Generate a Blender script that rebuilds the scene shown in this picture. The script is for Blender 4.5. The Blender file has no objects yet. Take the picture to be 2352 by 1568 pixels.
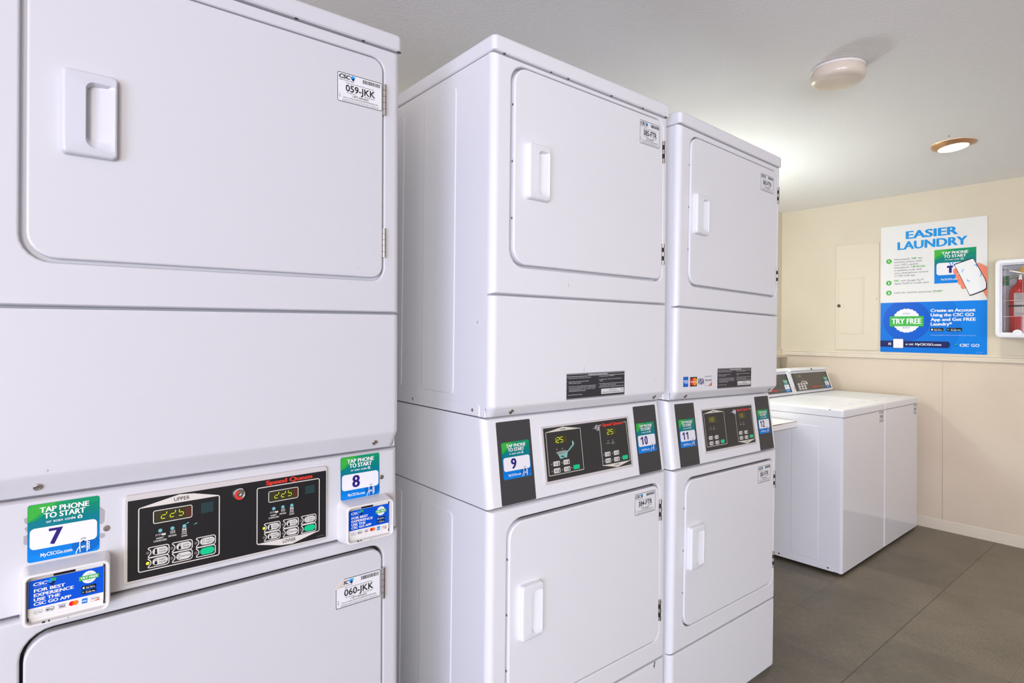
import bpy, bmesh, math, random
from mathutils import Vector, Matrix
random.seed(4)
C = bpy.context.scene.collection
SC = bpy.context.scene
PI = math.pi

# ------------------------------------------------------------------ camera
cam_data = bpy.data.cameras.new('camera')
cam = bpy.data.objects.new('camera', cam_data)
C.objects.link(cam)
yaw, pitch, roll = math.radians(39.7791), math.radians(0.9744), math.radians(0.9394)
CAM_Z = 1.2541
fw = Vector((math.sin(yaw) * math.cos(pitch), math.cos(yaw) * math.cos(pitch), math.sin(pitch)))
rt = Vector((math.cos(yaw), -math.sin(yaw), 0))
up = rt.cross(fw)
rt2 = math.cos(roll) * rt + math.sin(roll) * up
up2 = -math.sin(roll) * rt + math.cos(roll) * up
m = Matrix(((rt2.x, up2.x, -fw.x, 0), (rt2.y, up2.y, -fw.y, 0), (rt2.z, up2.z, -fw.z, CAM_Z), (0, 0, 0, 1)))
cam.matrix_world = m
cam_data.sensor_width = 36.0
cam_data.lens = 36.0 * 1341.68 / 2352
cam_data.shift_y = -37.44 / 2352
cam_data.clip_start = 0.05
cam_data.clip_end = 60
SC.camera = cam

# ------------------------------------------------------------------ world, lights, exposure
world = bpy.data.worlds.new('daylight')
SC.world = world
world.use_nodes = True
bg = world.node_tree.nodes['Background']
bg.inputs[0].default_value = (0.72, 0.82, 1.0, 1)
bg.inputs[1].default_value = 0.3

def area(name, loc, aim, sx, sy, power, col):
    l = bpy.data.lights.new(name, 'AREA')
    l.shape = 'RECTANGLE'; l.size = sx; l.size_y = sy; l.energy = power; l.color = col
    o = bpy.data.objects.new(name, l); C.objects.link(o)
    o.location = loc
    o.rotation_euler = (Vector(aim) - Vector(loc)).to_track_quat('-Z', 'Y').to_euler()
    return o

def point(name, loc, power, col, r):
    l = bpy.data.lights.new(name, 'POINT')
    l.energy = power; l.color = col; l.shadow_soft_size = r
    o = bpy.data.objects.new(name, l); C.objects.link(o)
    o.location = loc
    return o

area('daylight_through_assumed_window', (-2.8, -4.35, 1.3), (0.6, 1.0, 1.3), 2.0, 1.7, 172, (0.80, 0.925, 0.975))  # area light outside a window opening assumed behind the camera
area('daylight_through_assumed_door', (-4.15, -2.6, 1.2), (1.0, 0.9, 1.2), 2.4, 2.1, 58, (0.52, 0.66, 1.0))  # bluish area light for a doorway that is assumed, out of view
area('uplight_fill_by_door', (-5.2, -2.4, 0.05), (1.4, 0.8, 2.3), 2.2, 2.6, 265, (0.68, 0.68, 1.0))  # upward fill added to brighten the ceiling; no paving is modelled
area('uplight_fill_by_window', (-2.0, -5.4, 0.1), (0.9, 0.8, 2.3), 3.0, 2.0, 90, (1.0, 0.60, 0.40))  # second added uplight, a warm fill aimed at the ceiling
point('warm_fill_light', (-1.6, -1.6, 1.9), 31, (1.0, 0.52, 0.15), 0.10)  # unseen warm fill without a fixture, added to balance the bluish daylight
point('assumed_light_behind_dryers', (3.15, 2.10, 1.72), 23, (0.89, 0.99, 1.0), 0.08)  # assumed unseen lamp: bare point light, no fixture, brightening the far ceiling corner

SC.view_settings.view_transform = 'Standard'
SC.view_settings.look = 'None'
SC.view_settings.gamma = 1
SC.view_settings.use_curve_mapping = False
SC.view_settings.exposure = 0.0

# ------------------------------------------------------------------ materials
def lin(c):
    c /= 255.0
    return c / 12.92 if c <= 0.04045 else ((c + 0.055) / 1.055) ** 2.4
MATS = {}
def mat(name, rgb, rough=0.5, metal=0.0, spec=0.5, emit=0.0, coat=0.0):
    if name in MATS: return MATS[name]
    M = bpy.data.materials.new(name); M.use_nodes = True
    b = M.node_tree.nodes['Principled BSDF']
    col = (lin(rgb[0]), lin(rgb[1]), lin(rgb[2]), 1)
    b.inputs['Base Color'].default_value = col
    b.inputs['Roughness'].default_value = rough
    b.inputs['Metallic'].default_value = metal
    b.inputs['Specular IOR Level'].default_value = spec
    b.inputs['Coat Weight'].default_value = coat
    if emit:
        b.inputs['Emission Color'].default_value = col
        b.inputs['Emission Strength'].default_value = emit
    MATS[name] = M
    return M
def ink(r, g, b, rough=0.4):
    return mat('ink_%02x%02x%02x' % (r, g, b), (r, g, b), rough, spec=0.22)

def noise_bump(M, scale, strength, dist=0.002, detail=4, stretch=None):
    nt = M.node_tree; b = nt.nodes['Principled BSDF']
    tc = nt.nodes.new('ShaderNodeTexCoord')
    n = nt.nodes.new('ShaderNodeTexNoise'); n.inputs['Scale'].default_value = scale; n.inputs['Detail'].default_value = detail
    if stretch:
        mp = nt.nodes.new('ShaderNodeMapping'); mp.inputs['Scale'].default_value = stretch
        nt.links.new(tc.outputs['Object'], mp.inputs['Vector']); nt.links.new(mp.outputs[0], n.inputs['Vector'])
    else:
        nt.links.new(tc.outputs['Object'], n.inputs['Vector'])
    bp = nt.nodes.new('ShaderNodeBump'); bp.inputs['Strength'].default_value = strength; bp.inputs['Distance'].default_value = dist
    nt.links.new(n.outputs['Fac'], bp.inputs['Height']); nt.links.new(bp.outputs[0], b.inputs['Normal'])
    return n

ENAMEL = mat('white_enamel', (239, 238, 241), 0.28, spec=0.5)
noise_bump(ENAMEL, 260, 0.03, 0.0006, 2)
ENAMEL_OLD = mat('older_white_enamel', (216, 215, 219), 0.30, spec=0.4)
noise_bump(ENAMEL_OLD, 240, 0.03, 0.0006, 2)
PLASTIC = mat('white_plastic', (240, 240, 243), 0.32)
PLASTIC_OLD = mat('older_white_plastic', (214, 214, 222), 0.3)
ENAMEL_GLOSS = mat('glossy_white_enamel', (236, 234, 238), 0.10, spec=0.55)
BOXW = mat('coin_box_paint', (236, 233, 230), 0.35)
STEEL = mat('brushed_steel', (190, 182, 176), 0.32, 1.0)
CHROME = mat('chrome', (225, 225, 228), 0.12, 1.0)
DARKGAP = mat('dark_gap', (40, 38, 38), 0.7)
BLACKP = mat('black_overlay', (34, 33, 35), 0.33, spec=0.45)
BLACKS = mat('charcoal_overlay', (66, 65, 66), 0.5, spec=0.4)
n_ = noise_bump(BLACKS, 900, 0.25, 0.0005, 1)
GAP_SHADE = mat('door_gap_shade', (70, 68, 70), .8)  # shade inside the lower door gaps, put into the recess colour
GREYSCREW = mat('dull_grey_screw', (120, 116, 116), .5, .6)
RUBBER = mat('black_rubber', (25, 25, 25), 0.7)
WHITE = ink(244, 243, 243)
OFFW = ink(236, 232, 226)
BLK = ink(22, 21, 24)
GREY = ink(130, 128, 130)
RED = mat('speed_red', (226, 58, 44), 0.4)
LED = mat('led_segment', (214, 226, 30), 0.5, emit=0.65)
LEDDIM = mat('led_segment_dim', (150, 150, 34), 0.5, emit=0.35)
LEDWIN = mat('display_window', (60, 58, 40), 0.25)
LEDWIN2 = mat('display_window_worn', (92, 84, 40), 0.3)
TEAL = ink(48, 74, 76)
LEDB = ink(120, 190, 198)
GREENB = mat('green_key', (0, 205, 140), 0.4)
KEYW = mat('white_key', (226, 222, 216), 0.45)

# ------------------------------------------------------------------ mesh helpers
def smooth_normals(me, angle=38.0):
    cosl = math.cos(math.radians(angle))
    polys = me.polygons
    vf = [[] for _ in me.vertices]
    for p in polys:
        for v in p.vertices: vf[v].append(p.index)
    nn = [p.normal.copy() for p in polys]; ar = [p.area for p in polys]
    out = [None] * len(me.loops)
    for p in polys:
        p.use_smooth = True
        for li in p.loop_indices:
            v = me.loops[li].vertex_index
            a = Vector((0, 0, 0))
            for q in vf[v]:
                if nn[q].dot(nn[p.index]) > cosl: a += nn[q] * ar[q]
            out[li] = a.normalized() if a.length > 1e-14 else nn[p.index]
    me.normals_split_custom_set([tuple(x) for x in out])

def finish(bm, name, mats, parent=None, smooth=True, dist=1e-6, recalc=True, angle=38.0):
    if dist: bmesh.ops.remove_doubles(bm, verts=bm.verts, dist=dist)
    bmesh.ops.dissolve_degenerate(bm, edges=bm.edges, dist=1e-7)
    if recalc: bmesh.ops.recalc_face_normals(bm, faces=bm.faces)
    me = bpy.data.meshes.new(name); bm.to_mesh(me); bm.free()
    for x in (mats if isinstance(mats, (list, tuple)) else [mats]): me.materials.append(x)
    if smooth: smooth_normals(me, angle)
    o = bpy.data.objects.new(name, me); C.objects.link(o)
    if parent: o.parent = parent
    return o

def loft(bm, loops, cap0=True, cap1=True, mi=0):
    vs = [[bm.verts.new(p) for p in L] for L in loops]
    n = len(vs[0])
    for a, b in zip(vs, vs[1:]):
        for i in range(n):
            j = (i + 1) % n
            try:
                f = bm.faces.new((a[i], a[j], b[j], b[i])); f.material_index = mi
            except ValueError: pass
    if cap0: f = bm.faces.new(vs[0]); f.material_index = mi
    if cap1: f = bm.faces.new(vs[-1]); f.material_index = mi

def rr(x0, x1, z0, z1, r=0.0, n=7):
    """rounded rectangle as 2D points; r = one radius or (left-bottom, right-bottom, right-top, left-top)"""
    R = r if isinstance(r, (tuple, list)) else (r,) * 4
    pts = []
    for (cx, cz, sx, sz, a0, rad) in ((x0, z0, 1, 1, PI, R[0]), (x1, z0, -1, 1, 1.5 * PI, R[1]), (x1, z1, -1, -1, 0, R[2]), (x0, z1, 1, -1, 0.5 * PI, R[3])):
        rad = max(rad, 0)
        ox, oz = cx + sx * rad, cz + sz * rad
        for i in range(n):
            a = a0 + 0.5 * PI * i / (n - 1)
            pts.append((ox + rad * math.cos(a), oz + rad * math.sin(a)))
    return pts

def box(bm, x0, x1, y0, y1, z0, z1, mi=0, bev=0.0, seg=2):
    v = [bm.verts.new((x, y, z)) for z in (z0, z1) for y in (y0, y1) for x in (x0, x1)]
    fs = [bm.faces.new([v[i] for i in q]) for q in ((0, 2, 3, 1), (4, 5, 7, 6), (0, 1, 5, 4), (2, 6, 7, 3), (0, 4, 6, 2), (1, 3, 7, 5))]
    for f in fs: f.material_index = mi
    if bev:
        es = set(e for f in fs for e in f.edges)
        r = bmesh.ops.bevel(bm, geom=list(es), offset=bev, segments=seg, affect='EDGES', profile=0.5)
        for f in r['faces']: f.material_index = mi

def lathe(bm, prof, n=32, mi=0, origin=(0, 0, 0), axis='z', cap=True):
    """prof: list of (radius, height) along the axis"""
    loops = []
    for r, h in prof:
        L = []
        for i in range(n):
            a = 2 * PI * i / n
            c, s = r * math.cos(a), r * math.sin(a)
            p = {'z': (c, s, h), 'y': (c, h, s), 'x': (h, c, s)}[axis]
            L.append((origin[0] + p[0], origin[1] + p[1], origin[2] + p[2]))
        loops.append(L)
    loft(bm, loops, cap, cap, mi)

def tube(bm, pts, rad, n=10, mi=0):
    loops = []
    P = [Vector(p) for p in pts]
    for i, p in enumerate(P):
        d = (P[min(i + 1, len(P) - 1)] - P[max(i - 1, 0)]).normalized()
        a = d.cross(Vector((0.31, 0.2, 0.93)))
        a.normalize(); b = d.cross(a)
        rd = rad[i] if isinstance(rad, (list, tuple)) else rad
        loops.append([tuple(p + rd * (math.cos(2 * PI * k / n) * a + math.sin(2 * PI * k / n) * b)) for k in range(n)])
    loft(bm, loops, True, True, mi)

def empty(name, loc=(0, 0, 0), rot=(0, 0, 0)):
    o = bpy.data.objects.new(name, None); C.objects.link(o)
    o.location = loc; o.rotation_euler = rot
    o.empty_display_size = 0.1
    return o
def tag(o, label=None, cat=None, group=None, kind=None):
    if label: o['label'] = label
    if cat: o['category'] = cat
    if group: o['group'] = group
    if kind: o['kind'] = kind
    return o

# ------------------------------------------------------------------ printed matter (flat inks on a surface)
TXT = {}
def glyphs(s, bold, shear):
    k = (s, bold, shear)
    if k not in TXT:
        cu = bpy.data.curves.new('t', 'FONT'); cu.body = s; cu.size = 1.0; cu.offset = bold; cu.shear = shear
        cu.resolution_u = 3; cu.fill_mode = 'FRONT'
        ob = bpy.data.objects.new('t', cu); C.objects.link(ob)
        bpy.context.view_layer.update()
        me = bpy.data.meshes.new_from_object(ob.evaluated_get(bpy.context.evaluated_depsgraph_get()))
        TXT[k] = ([tuple(v.co[:2]) for v in me.vertices], [tuple(p.vertices) for p in me.polygons])
        bpy.data.objects.remove(ob); bpy.data.curves.remove(cu); bpy.data.meshes.remove(me)
    return TXT[k]
CAP = max(p[1] for p in glyphs('H', 0, 0)[0])

class Print:
    """flat layers inside a rectangle w x h; u, v run 0..1; O = lower-left corner in 3D"""
    def __init__(s, O, U, V, w, h, lift=0.0003, dl=0.00022):
        s.O, s.U, s.V = Vector(O), Vector(U).normalized(), Vector(V).normalized()
        s.N = s.U.cross(s.V); s.w, s.h, s.lift, s.dl = w, h, lift, dl
        s.bm = bmesh.new(); s.mats = []; s.k = 0
    def mi(s, M):
        if M not in s.mats: s.mats.append(M)
        return s.mats.index(M)
    def P(s, u, v, lvl):
        return s.O + s.U * (u * s.w) + s.V * (v * s.h) + s.N * (s.lift + s.dl * lvl)
    def step(s):
        s.k = (s.k + 1) % 14
        return s.k * .055
    def poly(s, pts, M, lvl=1):
        lvl = lvl + s.step()
        try:
            f = s.bm.faces.new([s.bm.verts.new(s.P(u, v, lvl)) for u, v in pts])
        except ValueError: return
        f.normal_update()
        if f.normal.dot(s.N) < 0: f.normal_flip()
        f.material_index = s.mi(M)
    def base(s, M, r=0.0, thick=0.0003, pts=None):
        L = pts or [(x / s.w, y / s.h) for x, y in rr(0, s.w, 0, s.h, r, 6)]
        low = (-s.lift + 0.00002) / s.dl if thick < s.lift + 1e-9 else (-thick) / s.dl
        k = s.mi(M)
        bm2 = bmesh.new()
        loft(bm2, [[s.P(u, v, low) for u, v in L], [s.P(u, v, 0) for u, v in L]], True, True, k)
        bmesh.ops.remove_doubles(bm2, verts=bm2.verts, dist=1e-7)
        bmesh.ops.dissolve_degenerate(bm2, edges=bm2.edges, dist=1e-8)
        bmesh.ops.recalc_face_normals(bm2, faces=bm2.faces)
        mp = {}
        for v in bm2.verts: mp[v] = s.bm.verts.new(v.co)
        for f in bm2.faces:
            nf = s.bm.faces.new([mp[v] for v in f.verts]); nf.material_index = k
        bm2.free()
    def rect(s, u0, v0, u1, v1, M, lvl=1, r=0.0):
        if r: s.poly([(x / s.w, y / s.h) for x, y in rr(u0 * s.w, u1 * s.w, v0 * s.h, v1 * s.h, r, 5)], M, lvl)
        else: s.poly([(u0, v0), (u1, v0), (u1, v1), (u0, v1)], M, lvl)
    def circ(s, cu, cv, r, M, lvl=1, n=24, ry=None):
        ry = ry or r
        s.poly([(cu + r * math.cos(2 * PI * i / n) / s.w, cv + ry * math.sin(2 * PI * i / n) / s.h) for i in range(n)], M, lvl)
    def stroke(s, pts, t, M, lvl=2, closed=False):
        p = [Vector((u * s.w, v * s.h)) for u, v in pts]
        n = len(p); L = []; Rr = []
        for i in range(n):
            if closed: a, b = p[i - 1], p[(i + 1) % n]
            else: a, b = p[max(i - 1, 0)], p[min(i + 1, n - 1)]
            d1 = (p[i] - a); d2 = (b - p[i])
            if d1.length < 1e-9: d1 = d2
            if d2.length < 1e-9: d2 = d1
            d1 = d1.normalized(); d2 = d2.normalized()
            n1 = Vector((-d1.y, d1.x)); n2 = Vector((-d2.y, d2.x))
            nn = n1 + n2
            if nn.length < 1e-6: nn = n1.copy()
            nn.normalize(); k = max(nn.dot(n1), 0.4)
            L.append(p[i] + nn * t / 2 / k); Rr.append(p[i] - nn * t / 2 / k)
        for i in range(n if closed else n - 1):
            j = (i + 1) % n
            q = [L[i], L[j], Rr[j], Rr[i]]
            s.poly([(a.x / s.w, a.y / s.h) for a in q], M, lvl)
    def frame(s, u0, v0, u1, v1, t, M, lvl=2, r=0.0):
        pts = [(x / s.w, y / s.h) for x, y in rr(u0 * s.w, u1 * s.w, v0 * s.h, v1 * s.h, max(r, 1e-5), 5 if r else 2)]
        q = []
        for a in pts:
            if not q or abs(a[0] - q[-1][0]) * s.w + abs(a[1] - q[-1][1]) * s.h > 1e-6: q.append(a)
        s.stroke(q, t, M, lvl, True)
    def text(s, t, u0, v0, u1, v1, M, bold=0.0, lvl=3, shear=0.0, rot=False):
        """capital letters fill v0..v1, the line fills u0..u1 (rot: reads upwards)"""
        strong = bold > .013
        V, F = glyphs(t, .011 if strong else bold, shear)
        if not V: return
        d = (bold - .008) * 1.15 if strong else 0
        x0 = min(p[0] for p in V) - d; x1 = max(p[0] for p in V) + d
        k = s.mi(M)
        for sh in ((-d, 0, d) if strong else (0,)):
            l2 = lvl + s.step()
            vs = []
            for x, y in V:
                a = (x + sh - x0) / (x1 - x0); b = y / CAP
                if rot: u, v = u1 - (u1 - u0) * b, v0 + (v1 - v0) * a
                else: u, v = u0 + (u1 - u0) * a, v0 + (v1 - v0) * b
                vs.append(s.bm.verts.new(s.P(u, v, l2)))
            for f in F:
                try:
                    g = s.bm.faces.new([vs[i] for i in f]); g.material_index = k; g.normal_update()
                    if g.normal.dot(s.N) < 0: g.normal_flip()
                except ValueError: pass
    def number(s, t, u0, v0, u1, v1, M, lvl=3):
        n = len(t); gap = .12 * (u1 - u0) if n > 1 else 0
        w = (u1 - u0 - gap * (n - 1)) / n
        for i, ch in enumerate(t):
            a = u0 + i * (w + gap); du, dv = w, v1 - v0
            if ch == '1':
                s.poly([(a + .52 * du, v0), (a + .88 * du, v0), (a + .88 * du, v1), (a + .56 * du, v1), (a + .08 * du, v0 + .80 * dv), (a + .08 * du, v0 + .62 * dv), (a + .52 * du, v0 + .76 * dv)], M, lvl)
            else: s.text(ch, a, v0, a + du, v1, M, .034, lvl)
    def seg7(s, digits, u0, v0, dw, dh, pitch, M, lvl=2, lean=0.12, skip=''):
        S = {'0': 'abcdef', '1': 'bc', '2': 'abged', '4': 'fgbc', '5': 'afgcd', '6': 'afgecd', '8': 'abcdefg', '3': 'abgcd', '7': 'abc', '9': 'abcdfg'}
        t = 0.14 * dw * s.w
        for i, ch in enumerate(digits):
            ux = u0 + i * pitch
            def q(x, y): return (ux + x * dw + lean * y * dh * s.h / s.w, v0 + y * dh)
            segs = dict(a=((0.12, 1), (0.88, 1)), b=((1, .92), (1, .58)), c=((1, .42), (1, .08)), d=((0.12, 0), (.88, 0)), e=((0, .42), (0, .08)), f=((0, .92), (0, .58)), g=((.12, .5), (.88, .5)))
            for c_ in S[ch]:
                if c_ in skip: continue
                s.stroke([q(*segs[c_][0]), q(*segs[c_][1])], t, M, lvl)
    def build(s, name, parent=None):
        me = bpy.data.meshes.new(name); s.bm.to_mesh(me); s.bm.free()
        for x in s.mats: me.materials.append(x)
        o = bpy.data.objects.new(name, me); C.objects.link(o)
        if parent: o.parent = parent
        return o

def gem(p, cu, cv, sz, dark=True, lvl=3):
    """the blue and green folded-diamond mark beside the CSC letters"""
    w, h = sz / p.w, sz / p.h
    p.poly([(cu - w * .5, cv + h * .12), (cu - w * .1, cv + h * .5), (cu + w * .12, cv + h * .1), (cu - w * .12, cv - h * .12)], ink(34, 150, 235), lvl)
    p.poly([(cu - w * .1, cv + h * .5), (cu + w * .5, cv + h * .42), (cu + w * .42, cv + h * .02), (cu + w * .12, cv + h * .1)], ink(40, 178, 96) if dark else ink(60, 190, 235), lvl)
    p.poly([(cu - w * .42, cv - h * .02), (cu + w * .1, cv - h * .5), (cu + w * .36, cv - h * .05), (cu + w * .12, cv + h * .1), (cu - w * .12, cv - h * .12)], ink(24, 34, 92), lvl + 1)

def camera_icon(p, u0, v0, u1, v1, M, hole, lvl=3):
    du, dv = u1 - u0, v1 - v0
    p.rect(u0, v0, u1, v0 + .78 * dv, M, lvl); p.rect(u0 + .3 * du, v0 + .7 * dv, u0 + .7 * du, v1, M, lvl)
    p.circ(u0 + .5 * du, v0 + .38 * dv, .24 * du * p.w, hole, lvl + 1, 14)

# colours of the phone sticker, top to bottom (a printed green to blue design)
def lerp3(a, b, t): return tuple(int(round(a[i] + (b[i] - a[i]) * t)) for i in range(3))
TAPC = [(16, 150, 104), (2, 138, 112), (0, 132, 122), (0, 126, 140), (0, 124, 172), (0, 124, 200), (0, 126, 216), (0, 132, 226)]
def tap_sticker(O, U, V, w, h, num, parent, numM=None, label=None):
    p = Print(O, U, V, w, h)
    p.base(ink(*TAPC[3]), 0.004)
    e = 0.0035 / w
    n = len(TAPC)
    ed = [1, .9, .8, .7, .58, .42, .25, .12, 0]
    for i, c_ in enumerate(TAPC):
        a, b = ed[i + 1], ed[i]
        ua = e if i in (0, n - 1) else 0.003
        ea = 0.0035 / h
        if i == 0: b = 1 - 0.0005
        if i == n - 1: a = 0.0005
        if i == 0: p.poly([(0.003, a), (.997, a), (.997, b - ea), (1 - e, b), (e, b), (.003, b - ea)], ink(*c_), 1)
        elif i == n - 1: p.poly([(e, a), (1 - e, a), (.997, a + ea), (.997, b), (.003, b), (.003, a + ea)], ink(*c_), 1)
        else: p.rect(.003, a, .997, b, ink(*c_), 1)
    p.poly([(.004, .70), (.18, .84), (.40, .995), (e, .995), (.004, .95)], ink(62, 178, 66), 2)
    p.poly([(.004, .70), (.10, .72), (.30, .86), (.52, .995), (.40, .995), (.18, .84)], ink(28, 160, 88), 2)
    p.circ(.80, .16, .2 * w, ink(0, 104, 190), 2, 20, .15 * h)
    p.rect(.03, .215, .965, .585, ink(242, 240, 244), 3, .07 * w)
    Wt = ink(246, 248, 248)
    p.text('TAP PHONE', .16, .845, .85, .935, Wt, .035, 4)
    p.text('TO START', .215, .735, .795, .825, Wt, .035, 4)
    p.text('or scan code', .25, .652, .655, .70, Wt, .012, 4)
    camera_icon(p, .685, .645, .75, .71, Wt, ink(0, 132, 122), 4)
    NM = numM or ink(48, 34, 122)
    if len(num) == 1: p.number(num, .285, .272, .48, .540, NM, 4)
    else: p.number(num, .15, .272, .54, .540, NM, 4)
    p.text('MyCSCGo.com', .175, .075, .61, .135, Wt, .02, 4)
    # hand holding a phone, drawn as a white outline
    t = .014 * w
    hand = [(.66, .01), (.68, .08), (.715, .13), (.715, .20), (.735, .235), (.80, .235), (.82, .215), (.82, .02)]
    p.stroke(hand, t, Wt, 4)
    p.stroke([(.715, .13), (.72, .03)], t, Wt, 4)
    for q in (.165, .115, .065): p.stroke([(.82, q + .03), (.85, q + .025), (.855, q), (.82, q - .015)], t * .8, Wt, 4)
    p.text('NFC', .735, .095, .805, .135, Wt, .03, 4)
    p.circ(.767, .212, .018 * w, ink(30, 26, 60), 5, 12)
    for r_ in (.035, .052): p.stroke([(.767 + r_ * math.cos(a), .225 + r_ * math.sin(a)) for a in [PI * (.2 + .1 * k) for k in range(7)]], .006 * w, ink(40, 40, 60), 5)
    o = p.build('phone_sticker', parent)
    o['label'] = label or ('green and blue tap phone to start sticker numbered ' + num)
    return o

def service_sticker(O, U, V, w, h, code, parent, peeled=False):
    p = Print(O, U, V, w, h)
    r = .0045
    Wp = ink(240, 239, 241)
    if peeled:
        p.base(Wp, pts=[(0.02, 0), (.98, 0), (1, .04), (1, .95), (.98, 1), (.17, 1), (0, .72), (0, .03)])
        p.stroke([(.175, .985), (.97, .985), (.988, .95), (.988, .05), (.97, .02), (.03, .02), (.012, .06), (.012, .70)], .0011, BLK, 2)
        p.poly([(.17, 1), (0, .72), (.10, .70), (.15, .84)], ink(225, 212, 190), 4)
    else:
        p.base(Wp, r)
        p.frame(.012, .018, .988, .982, .0011, BLK, 2, r * .85)
    T = p.text
    if peeled: T('SC', .165, .80, .285, .92, BLK, .03, 3, .2)
    else: T('CSC', .045, .80, .285, .93, BLK, .03, 3, .2)
    gem(p, .335, .86, .011, False)
    T('SERVICEWORKS', .05 if not peeled else .12, .725, .36, .765, GREY, 0, 3)
    x = .555
    rnd = random.Random(code)
    while x < .945:
        d = rnd.choice((.006, .01, .014)); p.rect(x, .80, x + d, .925, ink(70, 66, 70), 3); x += d + rnd.choice((.006, .009, .012))
    T('Please use this machine ID when reporting service', .20, .655, .80, .69, ink(80, 80, 84), 0, 3)
    T(code, .185, .395, .83, .61, ink(38, 36, 40), .012, 3)
    T('For Service:', .215, .325, .40, .365, ink(80, 80, 84), 0, 3)
    T('Park Services:', .60, .325, .81, .365, ink(80, 80, 84), 0, 3)
    T('1-877-264-6622', .33, .235, .68, .30, ink(60, 60, 64), .004, 3)
    T('Visit our website WWW.CSCSERVICEWORKS.COM', .13, .155, .89, .20, ink(70, 70, 74), 0, 3)
    T('This machine is owned by CSC ServiceWorks. All repairs are made by our crew.', .11, .095, .92, .125, ink(90, 90, 94), 0, 3)
    T('Unauthorised service or relocation of this machine is prohibited by law.', .11, .05, .92, .08, ink(90, 90, 94), 0, 3)
    T('1017', .045, .15, .075, .29, ink(90, 90, 94), 0, 3, rot=True)
    o = p.build('service_sticker', parent)
    o['label'] = 'white service sticker reading ' + code
    return o

def instruction_label(O, U, V, w, h, parent):
    p = Print(O, U, V, w, h)
    p.base(ink(150, 148, 150), .002)
    p.rect(.006, .05, .994, .95, ink(58, 57, 62), 1)
    p.rect(.006, .865, .994, .885, ink(205, 203, 205), 2)
    p.rect(.345, .865, .69, .96, ink(120, 119, 124), 2)
    Wt = ink(232, 230, 232)
    T = p.text
    T('OPERATING INSTRUCTIONS', .355, .885, .68, .94, Wt, .01)
    c = .032
    for t, u, v, u1 in (('1. Open Dryer Door, Load Clothes, Close Door', .02, .80, .40), ('2. Select Fabric and Temperature Settings', .02, .665, .36), ('Off/Turn Fabric Selector', .035, .605, .235),
                        ('3. Insert Coins or Card as Required. Use Additional Coins', .02, .485, .48), ('or Card for more Drying Time, OR, Turn TIMER KNOB to', .035, .425, .48), ('obtain desired Drying Time. Last 2 minutes of Cycle', .035, .365, .47), ('is COOL-DOWN. Do Push Reset.', .035, .305, .31),
                        ('4. Push START Pad or Button', .02, .165, .255), ('5. To Stop Drying Cycle - OPEN Door.', .53, .815, .81), ('6. To Restart Dryer - Close Door and Push START Pad or', .53, .69, .95), ('Button.', .55, .63, .61),
                        ('7. When Display indicates "00" Time Remaining or Finish Light', .53, .515, .985), ('goes out, Remove Clothes from Dryer.', .55, .455, .835), ('IF CLOTHES ARE NOT DRY AS DESIRED, REPEAT STEPS 1 AND 4.', .53, .385, .985)):
        T(t, u, v, u1, v + c, Wt, .012)
    p.rect(.575, .12, .985, .325, ink(228, 226, 226), 2, .0015)
    T('IMPORTANT:', .715, .245, .855, .29, BLK, 0)
    T('CLEAN LINT FILTER BEFORE EACH LOAD', .59, .155, .975, .205, BLK, .0)
    p.rect(.92, .27, .972, .285, ink(80, 80, 80), 3)
    o = p.build('instruction_label', parent)
    o['label'] = 'black operating instructions label'
    return o

def try_free(p, cu, cv, R, rib, lvl=2, big=False):
    n = 176
    p.poly([(cu + R * (1 + .022 * math.cos(22 * 2 * PI * i / n)) * math.cos(2 * PI * i / n) / p.w, cv + R * (1 + .022 * math.cos(22 * 2 * PI * i / n)) * math.sin(2 * PI * i / n) / p.h) for i in range(n)], ink(244, 244, 246), lvl)
    u0, u1, v0, v1 = rib
    dk = ink(26, 130, 62)
    d = (v1 - v0) * .18
    p.poly([(u0, v0), (u0 + .10 * (u1 - u0), v0), (u0 + .10 * (u1 - u0), v0 - d)], dk, lvl + 1)
    p.poly([(u1, v0), (u1 - .10 * (u1 - u0), v0), (u1 - .10 * (u1 - u0), v0 - d)], dk, lvl + 1)
    p.rect(u0, v0, u1, v1, ink(70, 182, 76), lvl + 1)
    p.text('TRY FREE', u0 + .06 * (u1 - u0), v0 + .24 * (v1 - v0), u1 - .06 * (u1 - u0), v1 - .24 * (v1 - v0), WHITE, .035, lvl + 2)
    g = ink(150, 165, 190)
    rh = R / p.h
    p.text('BONUS', cu - .25 * R / p.w, cv + .52 * rh, cu + .25 * R / p.w, cv + .66 * rh, g, .01, lvl + 2)
    p.text('BONUS', cu - .25 * R / p.w, cv - .66 * rh, cu + .25 * R / p.w, cv - .52 * rh, g, .01, lvl + 2)

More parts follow.
